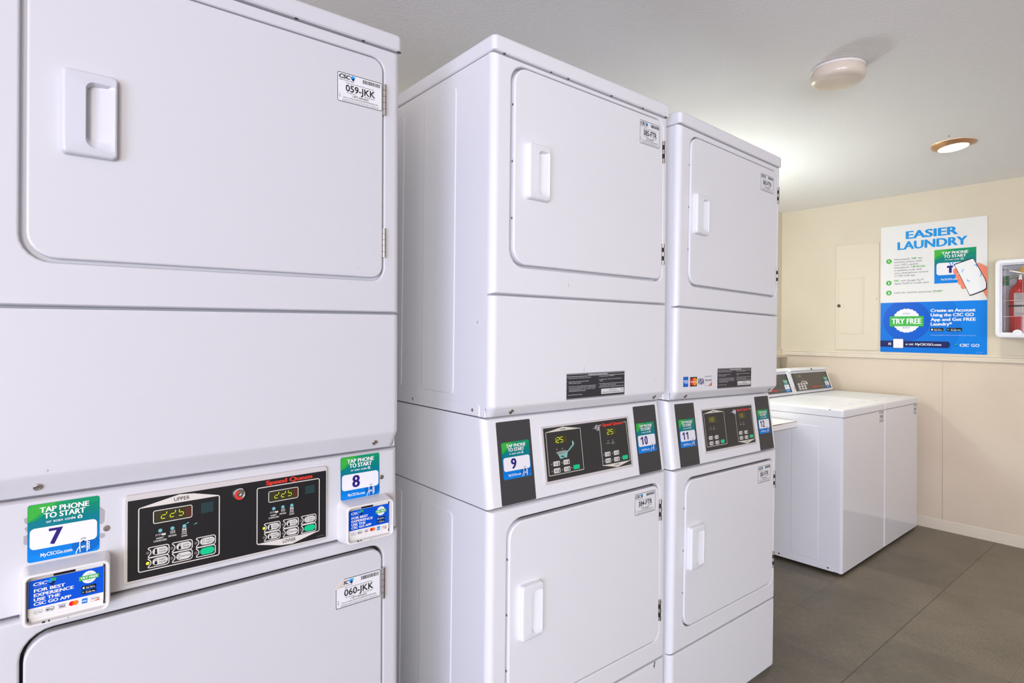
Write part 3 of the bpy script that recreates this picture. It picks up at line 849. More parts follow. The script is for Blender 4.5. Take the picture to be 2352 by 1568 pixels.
def old_controls(root, tf, O, s):
    """wide control panel of the older machine"""
    y = .0068
    x0, x1, z0, z1 = -.5525, -.1815, .8025, .9495
    cp = slab('control_panel', -.5598, -.1768, .7965, .9595, (.008,) * 4, y - .004, y + .006, .004, root, tf, mat('control_bezel', (214, 208, 206), .35))
    cp['label'] = 'black control panel with two timers in a silver bezel'
    w, h = (x1 - x0) * s, (z1 - z0) * s
    p = Print(O(x0, y - .004, z0), UX, (0, 0, 1), w, h)
    p.base(BLACKP, .001)
    Wt = ink(228, 222, 214); t = .0017
    T = p.text
    p.frame(.046, .09, .413, .893, t, Wt, 2, .003); p.frame(.606, .112, .958, .90, t, Wt, 2, .003)
    p.poly([(.05, .897), (.225, .992), (.29, .975), (.412, .897)], Wt, 3)
    p.poly([(.609, .108), (.735, .028), (.80, .014), (.955, .115)], Wt, 3)
    T('UPPER', .20, .91, .271, .957, BLK, .005, 4); T('LOWER', .747, .052, .819, .098, BLK, .005, 4)
    T('Speed Queen', .652, .925, .916, .985, RED, .045, 4)
    for (ox, oy, hx, ml) in ((.0, 0, .0, 'med'), (.557, .008, .0, 'hi')):
        k = .93 if ox else 1.0
        def X(u): return ox + (.139 + (u - .139) * k) if ox else u
        for i, u in enumerate((.139, .193, .247)):
            uu = X(u)
            p.circ(uu, .567 + oy, .0031, LEDB, 3, 14)
            if i == 0:
                for a in range(4): p.stroke([(uu - .02 + .008 * a, .505 + oy), (uu - .016 + .008 * a, .53 + oy)], .0008, Wt, 3)
                p.rect(uu + .008, .50 + oy, uu + .024, .525 + oy, Wt, 3)
                T('INSERT', uu - .017, .462 + oy, uu + .017, .483 + oy, Wt, .02); T('COINS/CARD', uu - .029, .430 + oy, uu + .029, .451 + oy, Wt, .02)
            elif i == 1:
                for a in range(3): p.stroke([(uu - .009 + .008 * a, .498 + oy), (uu - .004 + .008 * a, .512 + oy), (uu - .009 + .008 * a, .526 + oy), (uu - .004 + .008 * a, .54 + oy)], .0008, Wt, 3)
                T('DRYING', uu - .018, .462 + oy, uu + .018, .483 + oy, Wt, .02)
            else:
                p.stroke([(uu - .010, .50 + oy), (uu + .010, .545 + oy)], .001, Wt, 3); p.stroke([(uu - .010, .545 + oy), (uu + .010, .50 + oy)], .001, Wt, 3)
                p.stroke([(uu - .012, .522 + oy), (uu + .012, .522 + oy)], .001, Wt, 3); p.rect(uu - .010, .490 + oy, uu + .010, .497 + oy, Wt, 3)
                T('COOL', uu - .013, .462 + oy, uu + .013, .483 + oy, Wt, .02); T('DOWN', uu - .013, .430 + oy, uu + .013, .451 + oy, Wt, .02)
        sq = (.325, .69, .384, .827) if not ox else (.874, .70, .93, .82)
        p.rect(sq[0], sq[1], sq[2], sq[3], ink(44, 66, 68), 2)
    # specks of worn overlay
    for u, v in ((.262, .60), (.30, .572)): p.poly([(u - .012, v - .01), (u, v + .006), (u + .008, v + .012), (u + .004, v - .004)], LEDB, 3)
    T('810098', .945, .03, .985, .045, GREY, 0, 3)
    p.build('panel_print', cp)
    # displays
    for (u0, v0, u1, v1, dw, lx) in ((.109, .668, .282, .828, .026, 0), (.668, .674, .832, .827, .024, 0)):
        d = Print(O(x0 + u0 * (x1 - x0), y - .0045, z0 + v0 * (z1 - z0)), UX, (0, 0, 1), (u1 - u0) * w, (v1 - v0) * h)
        d.base(LEDWIN, .0025); d.frame(0, 0, 1, 1, .0013, Wt, 2, .0028)
        d.seg7('225', .19, .30, .12, .55, .225, LED, 2, .16, 'a')
        d.rect(.82, .1, .97, .9, mat('display_end', (88, 46, 32), .3), 1)
        o = d.build('display', cp); o['label'] = 'lit display reading 225'
    # keys
    def key(u0, v0, u1, v1, t1, t2, kind, lit):
        k = Print(O(x0 + u0 * (x1 - x0), y - .0044, z0 + v0 * (z1 - z0)), UX, (0, 0, 1), (u1 - u0) * w, (v1 - v0) * h)
        # outline with a notch for the small lamp
        pts = [(.10, .02)] + [(.86 + .14 * math.sin(a), .24 - .22 * math.cos(a)) for a in (0, .4, .8, 1.2, 1.57)] + [(.86 + .14 * math.cos(a), .76 + .22 * math.sin(a)) for a in (0, .4, .8, 1.2, 1.57)] + [(.10, .98), (.05, .9)]
        pts += [(.05 + .13 * math.cos(a), .5 + .30 * math.sin(a)) for a in (1.2, .6, 0, -.6, -1.2)] + [(.05, .1)]
        k.stroke(pts, .0015, Wt, 2, True)
        k.circ(.03, .5, .0026, mat('lamp_lit', (220, 220, 60), .4, emit=.5) if lit else ink(112, 106, 106), 3, 14)
        M_ = GREENB if kind == 'green' else KEYW
        k.rect(.24, .15, .95, .85, M_, 2, .0058)
        if kind == 'green': pass
        elif kind == 'one':
            k.text(t1, .47, .42, .90, .58, BLK, 0, 3); k.frame(.33, .28, .41, .70, .0005, BLK, 3)
        else:
            k.text(t1, .55, .54, .86, .70, BLK, 0, 3); k.text(t2, .53, .28, .88, .44, BLK, 0, 3)
            a = .40
            k.circ(a, .34, .0022, BLK if kind != 'empty' else OFFW, 3, 14)
            if kind == 'full': k.rect(a - .045, .34, a + .045, .74, BLK, 3)
            else: k.frame(a - .04, .40, a + .04, .76, .0005, BLK, 3)
            if kind == 'half': k.rect(a - .04, .36, a + .04, .55, BLK, 3)
            if kind == 'empty': k.frame(a - .055, .22, a + .055, .42, .0005, BLK, 3)
        o = k.build('button', cp)
        if kind == 'green': o['label'] = 'green start button'
    for (us, lits) in (((.082, .188, .298), 4), ((.640, .744, .847), 0)):
        dw = .096 if us[0] < .5 else .091
        off = 0 if us[0] < .5 else .012
        L_ = [('HIGH', 'TEMP', 'full'), ('LOW', 'TEMP', 'half'), ('NO', 'HEAT', 'empty'), ('', '', ''), ('MED', 'TEMP', 'half'), ('DELICATES', '', 'one'), ('', '', 'green')]
        for c_ in range(3):
            a, b, kd = L_[c_]; key(us[c_], .247 + off, us[c_] + dw, .378 + off * .6, a, b, kd, lits == c_)
            a, b, kd = L_[c_ + 4]; key(us[c_], .118 + off, us[c_] + dw, .247 + off * .5, a, b, kd, lits == c_ + 4)
    key_lock((x0 + .513 * (x1 - x0), y - .004, z0 + .865 * (z1 - z0)), (0, -1, 0), cp, tf, .0122, True)

def coin_box(root, tf, O, s, x0, x1, z0, z1):
    yb, yf = .012, -.036
    bm = bmesh.new(); loops = []
    def L2(d, y, r): return [tf((x, y, z)) for x, z in rr(x0 + d, x1 - d, z0 + d, z1 - d, r, 7)]
    loops.append(L2(-.004, yb, .010)); loops.append(L2(-.002, yf + .02, .010)); loops.append(L2(0, yf + .004, .010))
    for i in range(4):
        t = PI / 2 * i / 3; loops.append(L2(.002 * (1 - math.cos(t)), yf + .002 * (1 - math.sin(t)), .010))
    loops.append(L2(.0035, yf, .008)); loops.append(L2(.0045, yf + .001, .008)); loops.append(L2(.005, yf + .012, .007))
    loft(bm, loops)
    b = finish(bm, 'coin_box', BOXW, root)
    b['label'] = 'white box framing a blue advert card'
    # dark slot behind the card's top edge and scuffed sill
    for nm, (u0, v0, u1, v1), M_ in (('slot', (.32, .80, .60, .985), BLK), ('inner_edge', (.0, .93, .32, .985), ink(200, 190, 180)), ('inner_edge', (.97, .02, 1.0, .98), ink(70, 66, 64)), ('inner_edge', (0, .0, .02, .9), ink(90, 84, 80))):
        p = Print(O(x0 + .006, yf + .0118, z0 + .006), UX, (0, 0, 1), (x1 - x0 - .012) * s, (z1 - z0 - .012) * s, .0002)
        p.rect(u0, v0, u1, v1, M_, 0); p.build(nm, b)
    advert_card(O(x0 + .0065, yf + .0095, z0 + .0125), UX, (.012, 0, 1), (x1 - x0 - .0155) * s, (z1 - z0 - .024) * s, b)
    for x, dx, z in ((x0 + .025, .004, z0 + .0045), (x0 + .033, .002, z0 + .0047), ((x0 + x1) / 2, .001, z0 + .003)):
        bm = bmesh.new()
        L = [[tf((xx, yf + y_, zz)) for xx, zz in ((x, z - .0006), (x + dx, z - .0006), (x + dx, z + .0008), (x, z + .0008))] for y_ in (.004, -.0004)]
        loft(bm, L)
        finish(bm, 'chip', DARKGAP, b)

def new_controls(root, tf, O, s, kc, zcon, n_left, n_right, num_dim, tear, up_txt, lo_txt):
    """sloping console of the newer machines: two charcoal strips and a small twin timer panel"""
    V = cslope(kc)
    def yz(z): return kc * (z - zcon - .0016)
    def at(x, z, d=0): return O(x, yz(z) - d, z)
    hs = lambda z0, z1: (z1 - z0) * math.sqrt(1 + kc * kc)
    for (x0, x1, num, sx) in ((-.6455, -.537, n_left, -.6352), (-.1300, -.0245, n_right, -.1255)):
        st = Print(at(x0, .8515), UX, V, x1 - x0, hs(.8515, 1.0475), .0006)
        st.base(BLACKS, .003, .0006)
        st.text('804019', .86, .012, .97, .02, ink(110, 110, 110), 0, 2)
        o = st.build('dark_strip', root); o['label'] = 'charcoal overlay strip on the console'
        tap_sticker(at(sx, .9105, .0010), UX, V, .0895 if sx < -.5 else .0865, .0885, num, o)
    cp = slab('control_panel', -.505, -.157, .8795, 1.0235, (.004,) * 4, -.0035, .004, .002, root, tf, mat('control_bezel', (214, 208, 206), .35), lambda x, z: yz(z))
    cp['label'] = 'black twin timer panel in a white bezel'
    x0, x1, z0, z1 = -.4970, -.1660, .8868, 1.0193
    w, h = x1 - x0, hs(z0, z1)
    def pt(u, v, d=.0035): return at(x0 + u * (x1 - x0), z0 + v * (z1 - z0), d)
    p = Print(pt(0, 0), UX, V, w, h)
    p.base(mat('black_overlay_matt', (50, 49, 50), .45), .0008)
    Wt = ink(226, 220, 206); T = p.text; t = .0016
    p.frame(.022, .10, .405, .92, t, Wt, 2, .002)
    p.stroke([(.66, .917), (.635, .917), (.634, .092), (.985, .088), (.98, .917), (.945, .917)], t, Wt, 2)
    p.poly([(.022, .92), (.209, .990), (.405, .92)], Wt, 3); p.poly([(.632, .092), (.813, .006), (.988, .088)], Wt, 3)
    T('UPPER', .178, .928, .238, .958, BLK, .01, 4); T('LOWER', .778, .048, .838, .076, BLK, .01, 4)
    T('Speed Queen', .672, .885, .934, .945, RED, .06, 4)
    for u in (.124, .184, .726, .786):
        p.circ(u, .574, .0014, Wt, 3, 10)
    for u in (.155, .757):
        if not (tear and u < .5):
            T('DRYING', u - .052, .515, u - .008, .533, Wt, .0); T('COOL', u + .012, .525, u + .046, .543, Wt, .0); T('DOWN', u + .012, .497, u + .046, .515, Wt, .0)
    if tear:   # overlay torn away to pale grey-green backing
        G1, G2 = ink(150, 160, 152), ink(140, 196, 190)
        p.poly([(.106, .525), (.125, .52), (.152, .535), (.17, .53), (.20, .54), (.234, .52), (.235, .50), (.22, .46), (.15, .45), (.13, .475), (.12, .50)], G1, 3)
        p.poly([(.129, .479), (.16, .46), (.20, .47), (.222, .50), (.24, .50), (.232, .44), (.227, .389), (.19, .40), (.18, .385), (.151, .386), (.145, .42)], G2, 4)
        p.poly([(.222, .50), (.25, .53), (.27, .57), (.285, .60), (.300, .615), (.296, .66), (.304, .706), (.32, .633), (.313, .606), (.285, .56), (.263, .523), (.24, .49)], G2, 4)
        p.poly([(.155, .425), (.175, .44), (.20, .42), (.19, .41)], BLK, 5)
    T('802768', .955, .018, .99, .03, GREY, 0, 3)
    p.build('panel_print', cp)
    M_ = LEDDIM if num_dim else LED
    for (u0, v0, u1, v1, tx) in ((.105, .675, .252, .825, up_txt), (.71, .685, .845, .828, lo_txt)):
        d = Print(pt(u0, v0, .0039), UX, V, (u1 - u0) * w, (v1 - v0) * h)
        d.base(LEDWIN if not num_dim else LEDWIN2, .001)
        d.rect(.6, 0.02, .98, .98, mat('display_end_brown', (66, 58, 36), .3), 1)
        if len(tx) == 3: d.seg7(tx, -.10, .16, .20, .66, .26, M_, 2, .1)
        else: d.seg7(tx, .10, .16, .22, .66, .31, M_, 2, .1)
        o = d.build('display', cp); o['label'] = 'lit display reading ' + tx
    def key(u0, v0, u1, v1, a, b, green=False):
        k = Print(pt(u0, v0, .0039), UX, V, (u1 - u0) * w, (v1 - v0) * h)
        k.base(GREENB if green else KEYW, .002)
        k.circ(-.26, .52, .0013, Wt, 0, 8)
        if not green:
            k.text(a, .14, .55, .60, .70, BLK, .01, 2); k.text(b, .14, .28, .60, .43, BLK, .01, 2)
            k.rect(.74, .28, .84, .80, BLK, 2); k.circ(.79, .28, .0018, BLK, 2, 10)
        o = k.build('button', cp)
        if green: o['label'] = 'green start button'
    for o_ in (0, .597):
        e = 0 if o_ == 0 else .004
        key(.075 + o_, .262, .144 + o_, .352, 'HIGH', 'TEMP'); key(.184 + o_ + e, .258, .252 + o_ + e, .349, 'LOW', 'TEMP')
        key(.075 + o_, .128, .144 + o_, .219, 'MED', 'TEMP'); key(.184 + o_, .126, .254 + o_, .215, 'DELI', 'CATES')
        key(.290 + o_ + e, .133, .360 + o_ + e, .217, '', '', True)
    key_lock((x0 + .597 * (x1 - x0), yz(z0 + .872 * (z1 - z0)) - .0035, z0 + .872 * (z1 - z0)), (0, -1, kc), cp, tf, .0092)

S1 = 0.905
rr1 = math.radians(-1.0968)
d1 = .1192 / math.cos(rr1)
first = dict(s=S1, zf=-.1317, W=.683 / S1, loc=(S1 * .7214 - d1 * math.sin(rr1), S1 * 1.2606, 0), roll=rr1, yaw=math.radians(-.6621), enamel=ENAMEL_OLD,
             label='stacked dryer nearest the camera, cut by the left edge, numbered 7 and 8', zt=1.976, zcb=1.9347, zm=1.3014, zbev=1.0145, zub=.9789, zcon=.7832, zbase=.19, zbot=-.085,
             ud=(-.7065, -.0440, 1.3785, 1.905), uh=(-.6515, -.5725, 1.566, 1.7125), uhy=((1.772, 1.845), (1.434, 1.504)), ust=(-.1620, 1.7785, -.0500, 1.846), ucode='059-JKK',
             ld=(-.7030, -.0440, .20 + .03, .7565), lh=(-.6515, -.5725, .43, .575), lhy=((.629, .702), (.29, .36)), lst=(-.1617, .6350, -.0515, .7000), lcode='060-JKK', peeled=True,
             gap=.0038, gl=.009, screws=False, bev=.020, bx=(-.6803, -.0612), shear=.02, cy=.006)
second = dict(s=1.0, zf=0, W=.683, loc=(1.5347, 1.0784, 0), roll=math.radians(-.5232), yaw=math.radians(-.50), enamel=ENAMEL,
              label='tall stacked dryer in the middle of the row, numbered 9 and 10', zt=1.975, zcb=1.9337, zm=1.3557, zbev=1.0862, zub=1.0628, zcon=.8453, zbase=.2798, zbot=.018,
              ud=(-.6290, -.0295, 1.4255, 1.9190), uh=(-.5850, -.5130, 1.5955, 1.7340), uhy=((1.7885, 1.8555), (1.477, 1.5415)), ust=(-.1458, 1.8260, -.0502, 1.8965), ucode='385-FTR',
              ld=(-.6295, -.0350, .3400, .8150), lh=(-.5950, -.5250, .5175, .6510), lhy=((.701, .764), (.399, .461)), lst=(-.1578, .7358, -.0600, .7985), lcode='384-FTR', peeled=False,
              gap=.0038, gl=.0085, screws=True, bev=.020, bx=(-.6130, -.0525), shear=.145, cy=0.0, label_at=(-.4355, 1.0903, -.2022, 1.1596))
third = dict(second)
third.update(loc=(2.2269, 1.0765, -.0115), roll=math.radians(.5667), yaw=math.radians(.58), label='stacked dryer at the far end of the row, numbered 11 and 12', zbot=.010,
             ud=(-.6260, -.0265, 1.4255, 1.9120), uh=(-.6065, -.5310, 1.5955, 1.7250), uhy=((1.7885, 1.8520), (1.477, 1.5415)), ust=(-.1670, 1.8170, -.0660, 1.8810), ucode='383-FTR',
             ld=(-.6240, -.0270, .3420, .8140), lh=(-.6070, -.5305, .5250, .6600), lst=(-.1578, .7330, -.0600, .7960), lcode='382-FTR', gl=.0045, label_at=(-.4400, 1.0910, -.2102, 1.1608))

r1_, tf1, O1, lint1 = build_stack(first)
old_controls(r1_, tf1, O1, S1)
ex = .0075
tap_sticker(O1(-.6935, ex, .8705), UX, (0, .02, 1), .0992 * S1, .0965 * S1, '7', r1_)
tap_sticker(O1(-.1455, ex, .8738), UX, (0, .02, 1), .0962 * S1, .0975 * S1, '8', r1_)
gr = ink(176, 172, 176)
for q_ in ([(-.05, .78), (.0, .80), (.0, .68), (-.03, .70)], [(-.04, .62), (0, .64), (0, .55), (-.02, .56)], [(-.05, .48), (0, .50), (0, .32), (-.05, .34)],
           [(1, .80), (1.05, .74), (1.08, .70), (1.07, .50), (1.03, .46), (1, .48)], [(1.0, .30), (1.08, .28), (1.08, .22), (1.04, .20), (1.0, .22)]):
    p = Print(O1(-.6935, ex, .8705), UX, (0, .02, 1), .0992 * S1, .0965 * S1, .0001)
    p.poly(q_, gr, 0); p.build('sticker_residue', r1_)
screw((-.5835, ex + .001, .906), (0, -1, 0), .0055, r1_, tf1); screw((-.0435, ex + .001, .912), (0, -1, 0), .0055, r1_, tf1)
coin_box(r1_, tf1, O1, S1, -.6990, -.5815, .7775, .8632)
coin_box(r1_, tf1, O1, S1, -.1490, -.0342, .7845, .8692)

r2_, tf2, O2, lint2 = build_stack(second)
new_controls(r2_, tf2, O2, 1.0, second['shear'], second['zcon'], '9', '10', False, True, '125', '25')
r3_, tf3, O3, lint3 = build_stack(third)
new_controls(r3_, tf3, O3, 1.0, third['shear'], third['zcon'], '11', '12', True, False, '48', '46')

# warning label inside the door gap of the middle dryer
p = Print(O2(-.6285, .0218, 1.66), UX, (0, 0, 1), .030, .235)
p.base(ink(206, 210, 224), 0)
nv = ink(44, 46, 70)
for v, hh in ((.96, .02), (.93, .012), (.905, .01), (.87, .025), (.80, .008)): p.rect(.1, v, .8, v + hh, nv, 1)
p.poly([(.05, .72), (.75, .75), (.95, .72), (.5, .69)], ink(236, 100, 40), 1)
for i in range(17):
    v = .68 - i * .0235
    if i == 8: p.circ(.45, v + .008, .004, ink(214, 220, 40), 1, 12)
    else: p.rect(.08, v, .9, v + .014, nv, 1)
p.rect(.08, .02, .8, .06, nv, 1)
o = p.build('warning_label', r2_); o['label'] = 'narrow warning label inside the door gap'

# card marks on the far dryer
def card_logo(fn, x0, z0, x1, z1, lab):
    p = Print(O3(x0, 0, z0), UX, (0, 0, 1), x1 - x0, z1 - z0); fn(p)
    o = p.build('card_sticker', lint3); o['label'] = lab
def amex(p):
    p.base(ink(24, 100, 205), 0); p.rect(.04, .42, .96, .68, ink(130, 185, 240), 1); p.rect(.2, .30, .96, .44, ink(130, 185, 240), 1)
    p.text('AMERICAN', .08, .57, .94, .65, WHITE, .01, 2); p.text('EXPRESS', .24, .44, .94, .52, WHITE, .01, 2)
def master(p):
    p.base(ink(22, 26, 40), 0); p.circ(.33, .5, .42 * p.h, ink(226, 36, 44), 1, 22, .42 * p.h); p.circ(.67, .5, .42 * p.h, ink(246, 160, 32), 2, 22, .42 * p.h)
    p.text('MasterCard', .08, .42, .92, .57, WHITE, .02, 3)
def visa(p): p.text('VISA', .02, .1, .98, .9, ink(28, 42, 120), .02, 1, .15)
def disc(p):
    p.base(ink(238, 236, 236), .001); p.frame(.01, .01, .99, .99, .0006, ink(150, 160, 180), 1); p.text('DISCOVER', .05, .50, .95, .66, ink(90, 50, 40), .01, 2)
    p.poly([(.35, .03), (.97, .03), (.97, .40), (.66, .10)], ink(232, 106, 56), 1); p.rect(.01, .93, .99, .99, ink(150, 170, 200), 2)
card_logo(amex, -.6410, 1.1045, -.6135, 1.1365, 'blue card mark'); card_logo(master, -.6025, 1.1045, -.5635, 1.1350, 'red and orange card mark')
card_logo(visa, -.5590, 1.1075, -.5215, 1.1310, 'dark blue card lettering'); card_logo(disc, -.5180, 1.1030, -.4740, 1.1365, 'white and orange card mark')

# small scuffs and chips on the enamel
DK = ink(84, 80, 84)
def scuff(root, O, x, y, z, pts, M=None): mark('scuff', O(x, y, z), UX, (0, 0, 1), pts, M or DK, root)
scuff(r2_, O2, -.0600, 0, .268, [(0, 0), (.004, .006), (.003, .014), (.006, .008), (.012, .012), (.007, .003), (.005, -.010), (.003, -.004)])
scuff(r2_, O2, -.0650, 0, 1.120, [(0, 0), (.012, .008), (.0125, .0085), (.004, .002)])
scuff(r2_, O2, -.370, 0, 1.164, [(0, 0), (.0006, .012), (.0012, .012), (.001, 0)], GREY)
scuff(r2_, O2, -.430, 0, 1.386, [(0, 0), (-.0025, .012), (-.0018, .012), (.001, 0)], GREY)
scuff(r3_, O3, -.6705, .0012, 1.118, [(0, 0), (.003, .03), (.0042, .032), (.0036, .002)], ink(198, 140, 96))
scuff(r1_, O1, -.6700, 0, 1.021, [(0, 0), (.004, .003), (0, .006), (.003, .003)])
scuff(r1_, O1, -.1130, -.0031, 1.404, [(0, 0), (.0012, 0), (.0012, .001), (0, .001)])
mark('scuff', Vector(tf2((-.683 - .0002, .058, 1.285))), (0, -1, 0), (0, 0, 1), [(0, .005), (.006, .010), (.002, .005), (.005, 0)], DK, r2_)
# chipped paint along the middle dryer's and near dryer's top edges
def chips(root, O, xs, z, y):
    for x, d in xs:
        bm = bmesh.new()
        box(bm, O(x, y, z).x, O(x + d, y, z).x, O(x, y, z).y, O(x, y - .0036, z).y, O(x, y, z - .0008).z, O(x, y, z + .0006).z)
        finish(bm, 'paint_chip', DARKGAP, root)
chips(r2_, O2, [(-.655, .006), (-.50, .003), (-.44, .005), (-.27, .006), (-.13, .005), (-.02, .008)], 1.9330, .0015)
chips(r1_, O1, [(-.255, .007), (-.10, .006), (-.01, .01)], 1.9340, .0015)

# ------------------------------------------------------------------ top-loading washers
def washer(loc, yaw_, num, label):
    root = empty('top_load_washer', loc, (0, 0, yaw_))
    tag(root, label, 'washer', 'top loading washers by the cream wall')
    W_, D_ = .6495, .665
    zl, za = .8426, .8842
    def tf(p): return p
    bm = bmesh.new()
    loft(bm, [[(x, y, z) for x, y in rr(0, W_, .015, D_, 0, 2)] for z in (.018, zl - .0015)])
    for (y0, y1, z0, z1) in ((.121, .269, .055, .785), (.40, .60, .055, .785)):
        for xs, sg in ((0, -1),):
            loft(bm, [[(xs + sg * e, y, z) for y, z in rr(y0 + d, y1 - d, z0 + d, z1 - d, .010, 5)] for d, e in ((0, 0), (.002, .0011), (.0035, .0011))])
    loft(bm, [[(-e, y, z) for y, z in rr(.046 + d, D_ - d, .017, .044 - d, (0, 0, 0, .006), 5)] for d, e in ((0, 0), (.002, .001), (.003, .001))])
    finish(bm, 'cabinet', ENAMEL, root)
    for y_ in (.070, .334): screw((-.001, y_, .031), (-1, 0, 0), .0042, root, tf, DARKGAP)
    # front sheet with rounded vertical edges
    bm = bmesh.new(); loops = []
    for i in range(9):
        t = PI / 2 * i / 8
        loops.append([(x, .016 * (1 - math.sin(t)), z) for x, z in rr(.014 * (1 - math.cos(t)), W_ - .014 * (1 - math.cos(t)), .0155 + .003 * (1 - math.cos(t)), zl - .0015 - .003 * (1 - math.cos(t)), 0, 4)])
    loft(bm, loops)
    fp = finish(bm, 'front_panel', ENAMEL_GLOSS, root)
    # lid deck: rounded rim, sunken well, lid
    bm = bmesh.new(); L = []
    r = .009
    L += [[(x, y, z) for x, y in rr(-.0004 + a, W_ + .0004 - a, -.003 + a, D_, .010, 6)] for z, a in ((zl, .002), (zl + .002, 0))]
    for i in range(6):
        t = PI / 2 * i / 5; d = r * (1 - math.cos(t))
        L.append([(x, y, za - r * (1 - math.sin(t))) for x, y in rr(-.0004 + d, W_ + .0004 - d, -.003 + d, D_ - d * .2, .010, 6)])
    L.append([(x, y, za) for x, y in rr(.040, W_ - .040, .075, .500, .02, 6)])
    L.append([(x, y, za - .003) for x, y in rr(.042, W_ - .042, .077, .498, .02, 6)])
    loft(bm, L)
    finish(bm, 'deck', ENAMEL, root)
    bm = bmesh.new(); L = []
    for d, z in ((0, za - .0024), (.001, za + .001), (.004, za + .0025), (.035, za + .0025), (.045, za - .0005), (.052, za - .0012)):
        L.append([(x, y, z) for x, y in rr(.045 + d, W_ - .045 - d, .080 + d, .495 - d, .018, 6)])
    # loft needs matching counts, the dish is pressed into the lid
    loft(bm, L)
    lid = finish(bm, 'lid', PLASTIC, root)
    bm = bmesh.new()
    L = [[(x, y, z) for x, y in rr(.285 + d, .345 - d, .074 + d, .096 - d, .006, 5)] for d, z in ((0, za), (0, za + .004), (.003, za + .0065))]
    loft(bm, L); finish(bm, 'handle', PLASTIC, lid)
    # console
    bm = bmesh.new()
    prof = [(.533, za + .001), (.535, za + .006), (.582, 1.030), (.590, 1.036), (.655, 1.036), (.664, 1.02), (.664, za + .001)]
    def ring(x, ins):
        cx, cz = .61, .95
        return [(x, cx + (y - cx) * ins, cz + (z - cz) * ins) for y, z in prof]
    loft(bm, [ring(.002, .96), ring(.006, 1), ring(W_ - .006, 1), ring(W_ - .002, .96)])
    finish(bm, 'console', PLASTIC, root)
    bm = bmesh.new(); box(bm, .006, W_ - .006, .5316, .5340, za - .0005, za + .0035); finish(bm, 'console_gap', DARKGAP, root, False)
    bm = bmesh.new()
    capp = [(.572 + .0, 1.036), (.568, 1.040), (.567, 1.046), (.572, 1.052), (.590, 1.056), (.655, 1.054), (.662, 1.048), (.662, 1.036)]
    loft(bm, [[(x, y, z) for y, z in capp] for x in (.012, .618)])
    c_ = finish(bm, 'console_cap', PLASTIC, root, angle=50)
    # control face on the sloped console front
    a, b = Vector((0, .5365, .905)), Vector((0, .5775, 1.022))
    V = (b - a).normalized(); h = (b - a).length
    x0, x1 = .035, .612
    p = Print((x0, a.y - .0012, a.z), UX, V, x1 - x0, h, .0006)
    p.base(mat('washer_overlay', (78, 74, 68), .4), .001, .0006)
    w = x1 - x0
    p.frame(.05, .06, .36, .97, .0012, ink(120, 116, 110), 2)
    p.rect(.02, 0, .03, 1, ink(30, 28, 28), 1); p.rect(.965, 0, .998, 1, ink(34, 32, 32), 1)
    p.rect(.10, .74, .24, .90, LEDWIN2, 2); p.rect(.16, .77, .23, .88, ink(140, 136, 88), 3)
    p.circ(.26, .66, .004, ink(190, 176, 186), 2, 10)
    for i, q in enumerate(((.20, .49), (.235, .51), (.27, .51), (.305, .50), (.33, .47))): p.circ(q[0], q[1], .006, KEYW, 2, 10)
    for r_ in range(3):
        for c2 in range(3): p.rect(.075 + .078 * c2 + .012 * r_ * 0, .33 - .135 * r_, .128 + .078 * c2, .43 - .135 * r_, KEYW, 2, .003)
    p.rect(.305, .34, .35, .44, KEYW, 2, .003)
    p.text('Speed Queen', .44, .12, .66, .21, RED, .06, 3); p.text('COMMERCIAL', .68, .13, .86, .18, ink(160, 156, 150), 0, 3)
    cf = p.build('control_panel', root); cf['label'] = 'dark grey control panel with keypad'
    tap_sticker(Vector((x0 + .845 * w, a.y - .0022, a.z)) + V * (.03 * h), UX, V, .072, .082, num, cf, ink(120, 40, 52))
    if num == '1':
        bm3 = bmesh.new(); box(bm3, -.0009, .003, .062, .070, za - .006, za - .003); finish(bm3, 'chip', DARKGAP, root)
    if num == '2':
        bm2 = bmesh.new()
        loft(bm2, [[(.33 + xx, .5685 - e * .004, 1.0465 + zz) for xx, zz in ((0, -.006), (.018, -.002), (.004, .006), (0, .004))] for e in (0, 1)])
        finish(bm2, 'chip', DARKGAP, c_)
    screw((.020, .5455, .925), (0, -1, .35), .0035, root, tf, DARKGAP)
    # asset sticker on the front
    p = Print((.553, 0, .771), UX, (0, 0, 1), .068, .068)
    p.base(ink(226, 222, 220), .003)
    p.frame(.02, .02, .98, .98, .0009, ink(110, 104, 104), 1, .003)
    p.rect(.50, .80, .95, .92, ink(150, 144, 144), 2); p.rect(.08, .80, .26, .92, ink(120, 118, 124), 2); p.rect(.22, .42, .84, .60, ink(140, 136, 136), 2); p.rect(.3, .26, .75, .32, ink(150, 146, 146), 2); p.rect(.08, .08, .92, .14, ink(120, 116, 116), 2)
    o = p.build('service_sticker', fp); o['label'] = 'small white service sticker'
    for fx in (.05, W_ - .05):
        for fy in (.06, D_ - .06):
            bm = bmesh.new(); lathe(bm, [(.019, 0), (.019, .007), (.008, .009), (.008, .02)], 14, 0, (fx, fy, 0)); finish(bm, 'foot', RUBBER, root)
    return root
ya = math.radians(.8784)
wx, wy = 3.3486, 1.2605
washer((wx, wy, 0), ya, '1', 'white top loading washer beside the white shelf, numbered 1')
washer((wx + .651 * math.cos(ya), wy + .651 * math.sin(ya), 0), ya, '2', 'white top loading washer against the cream wall, numbered 2')

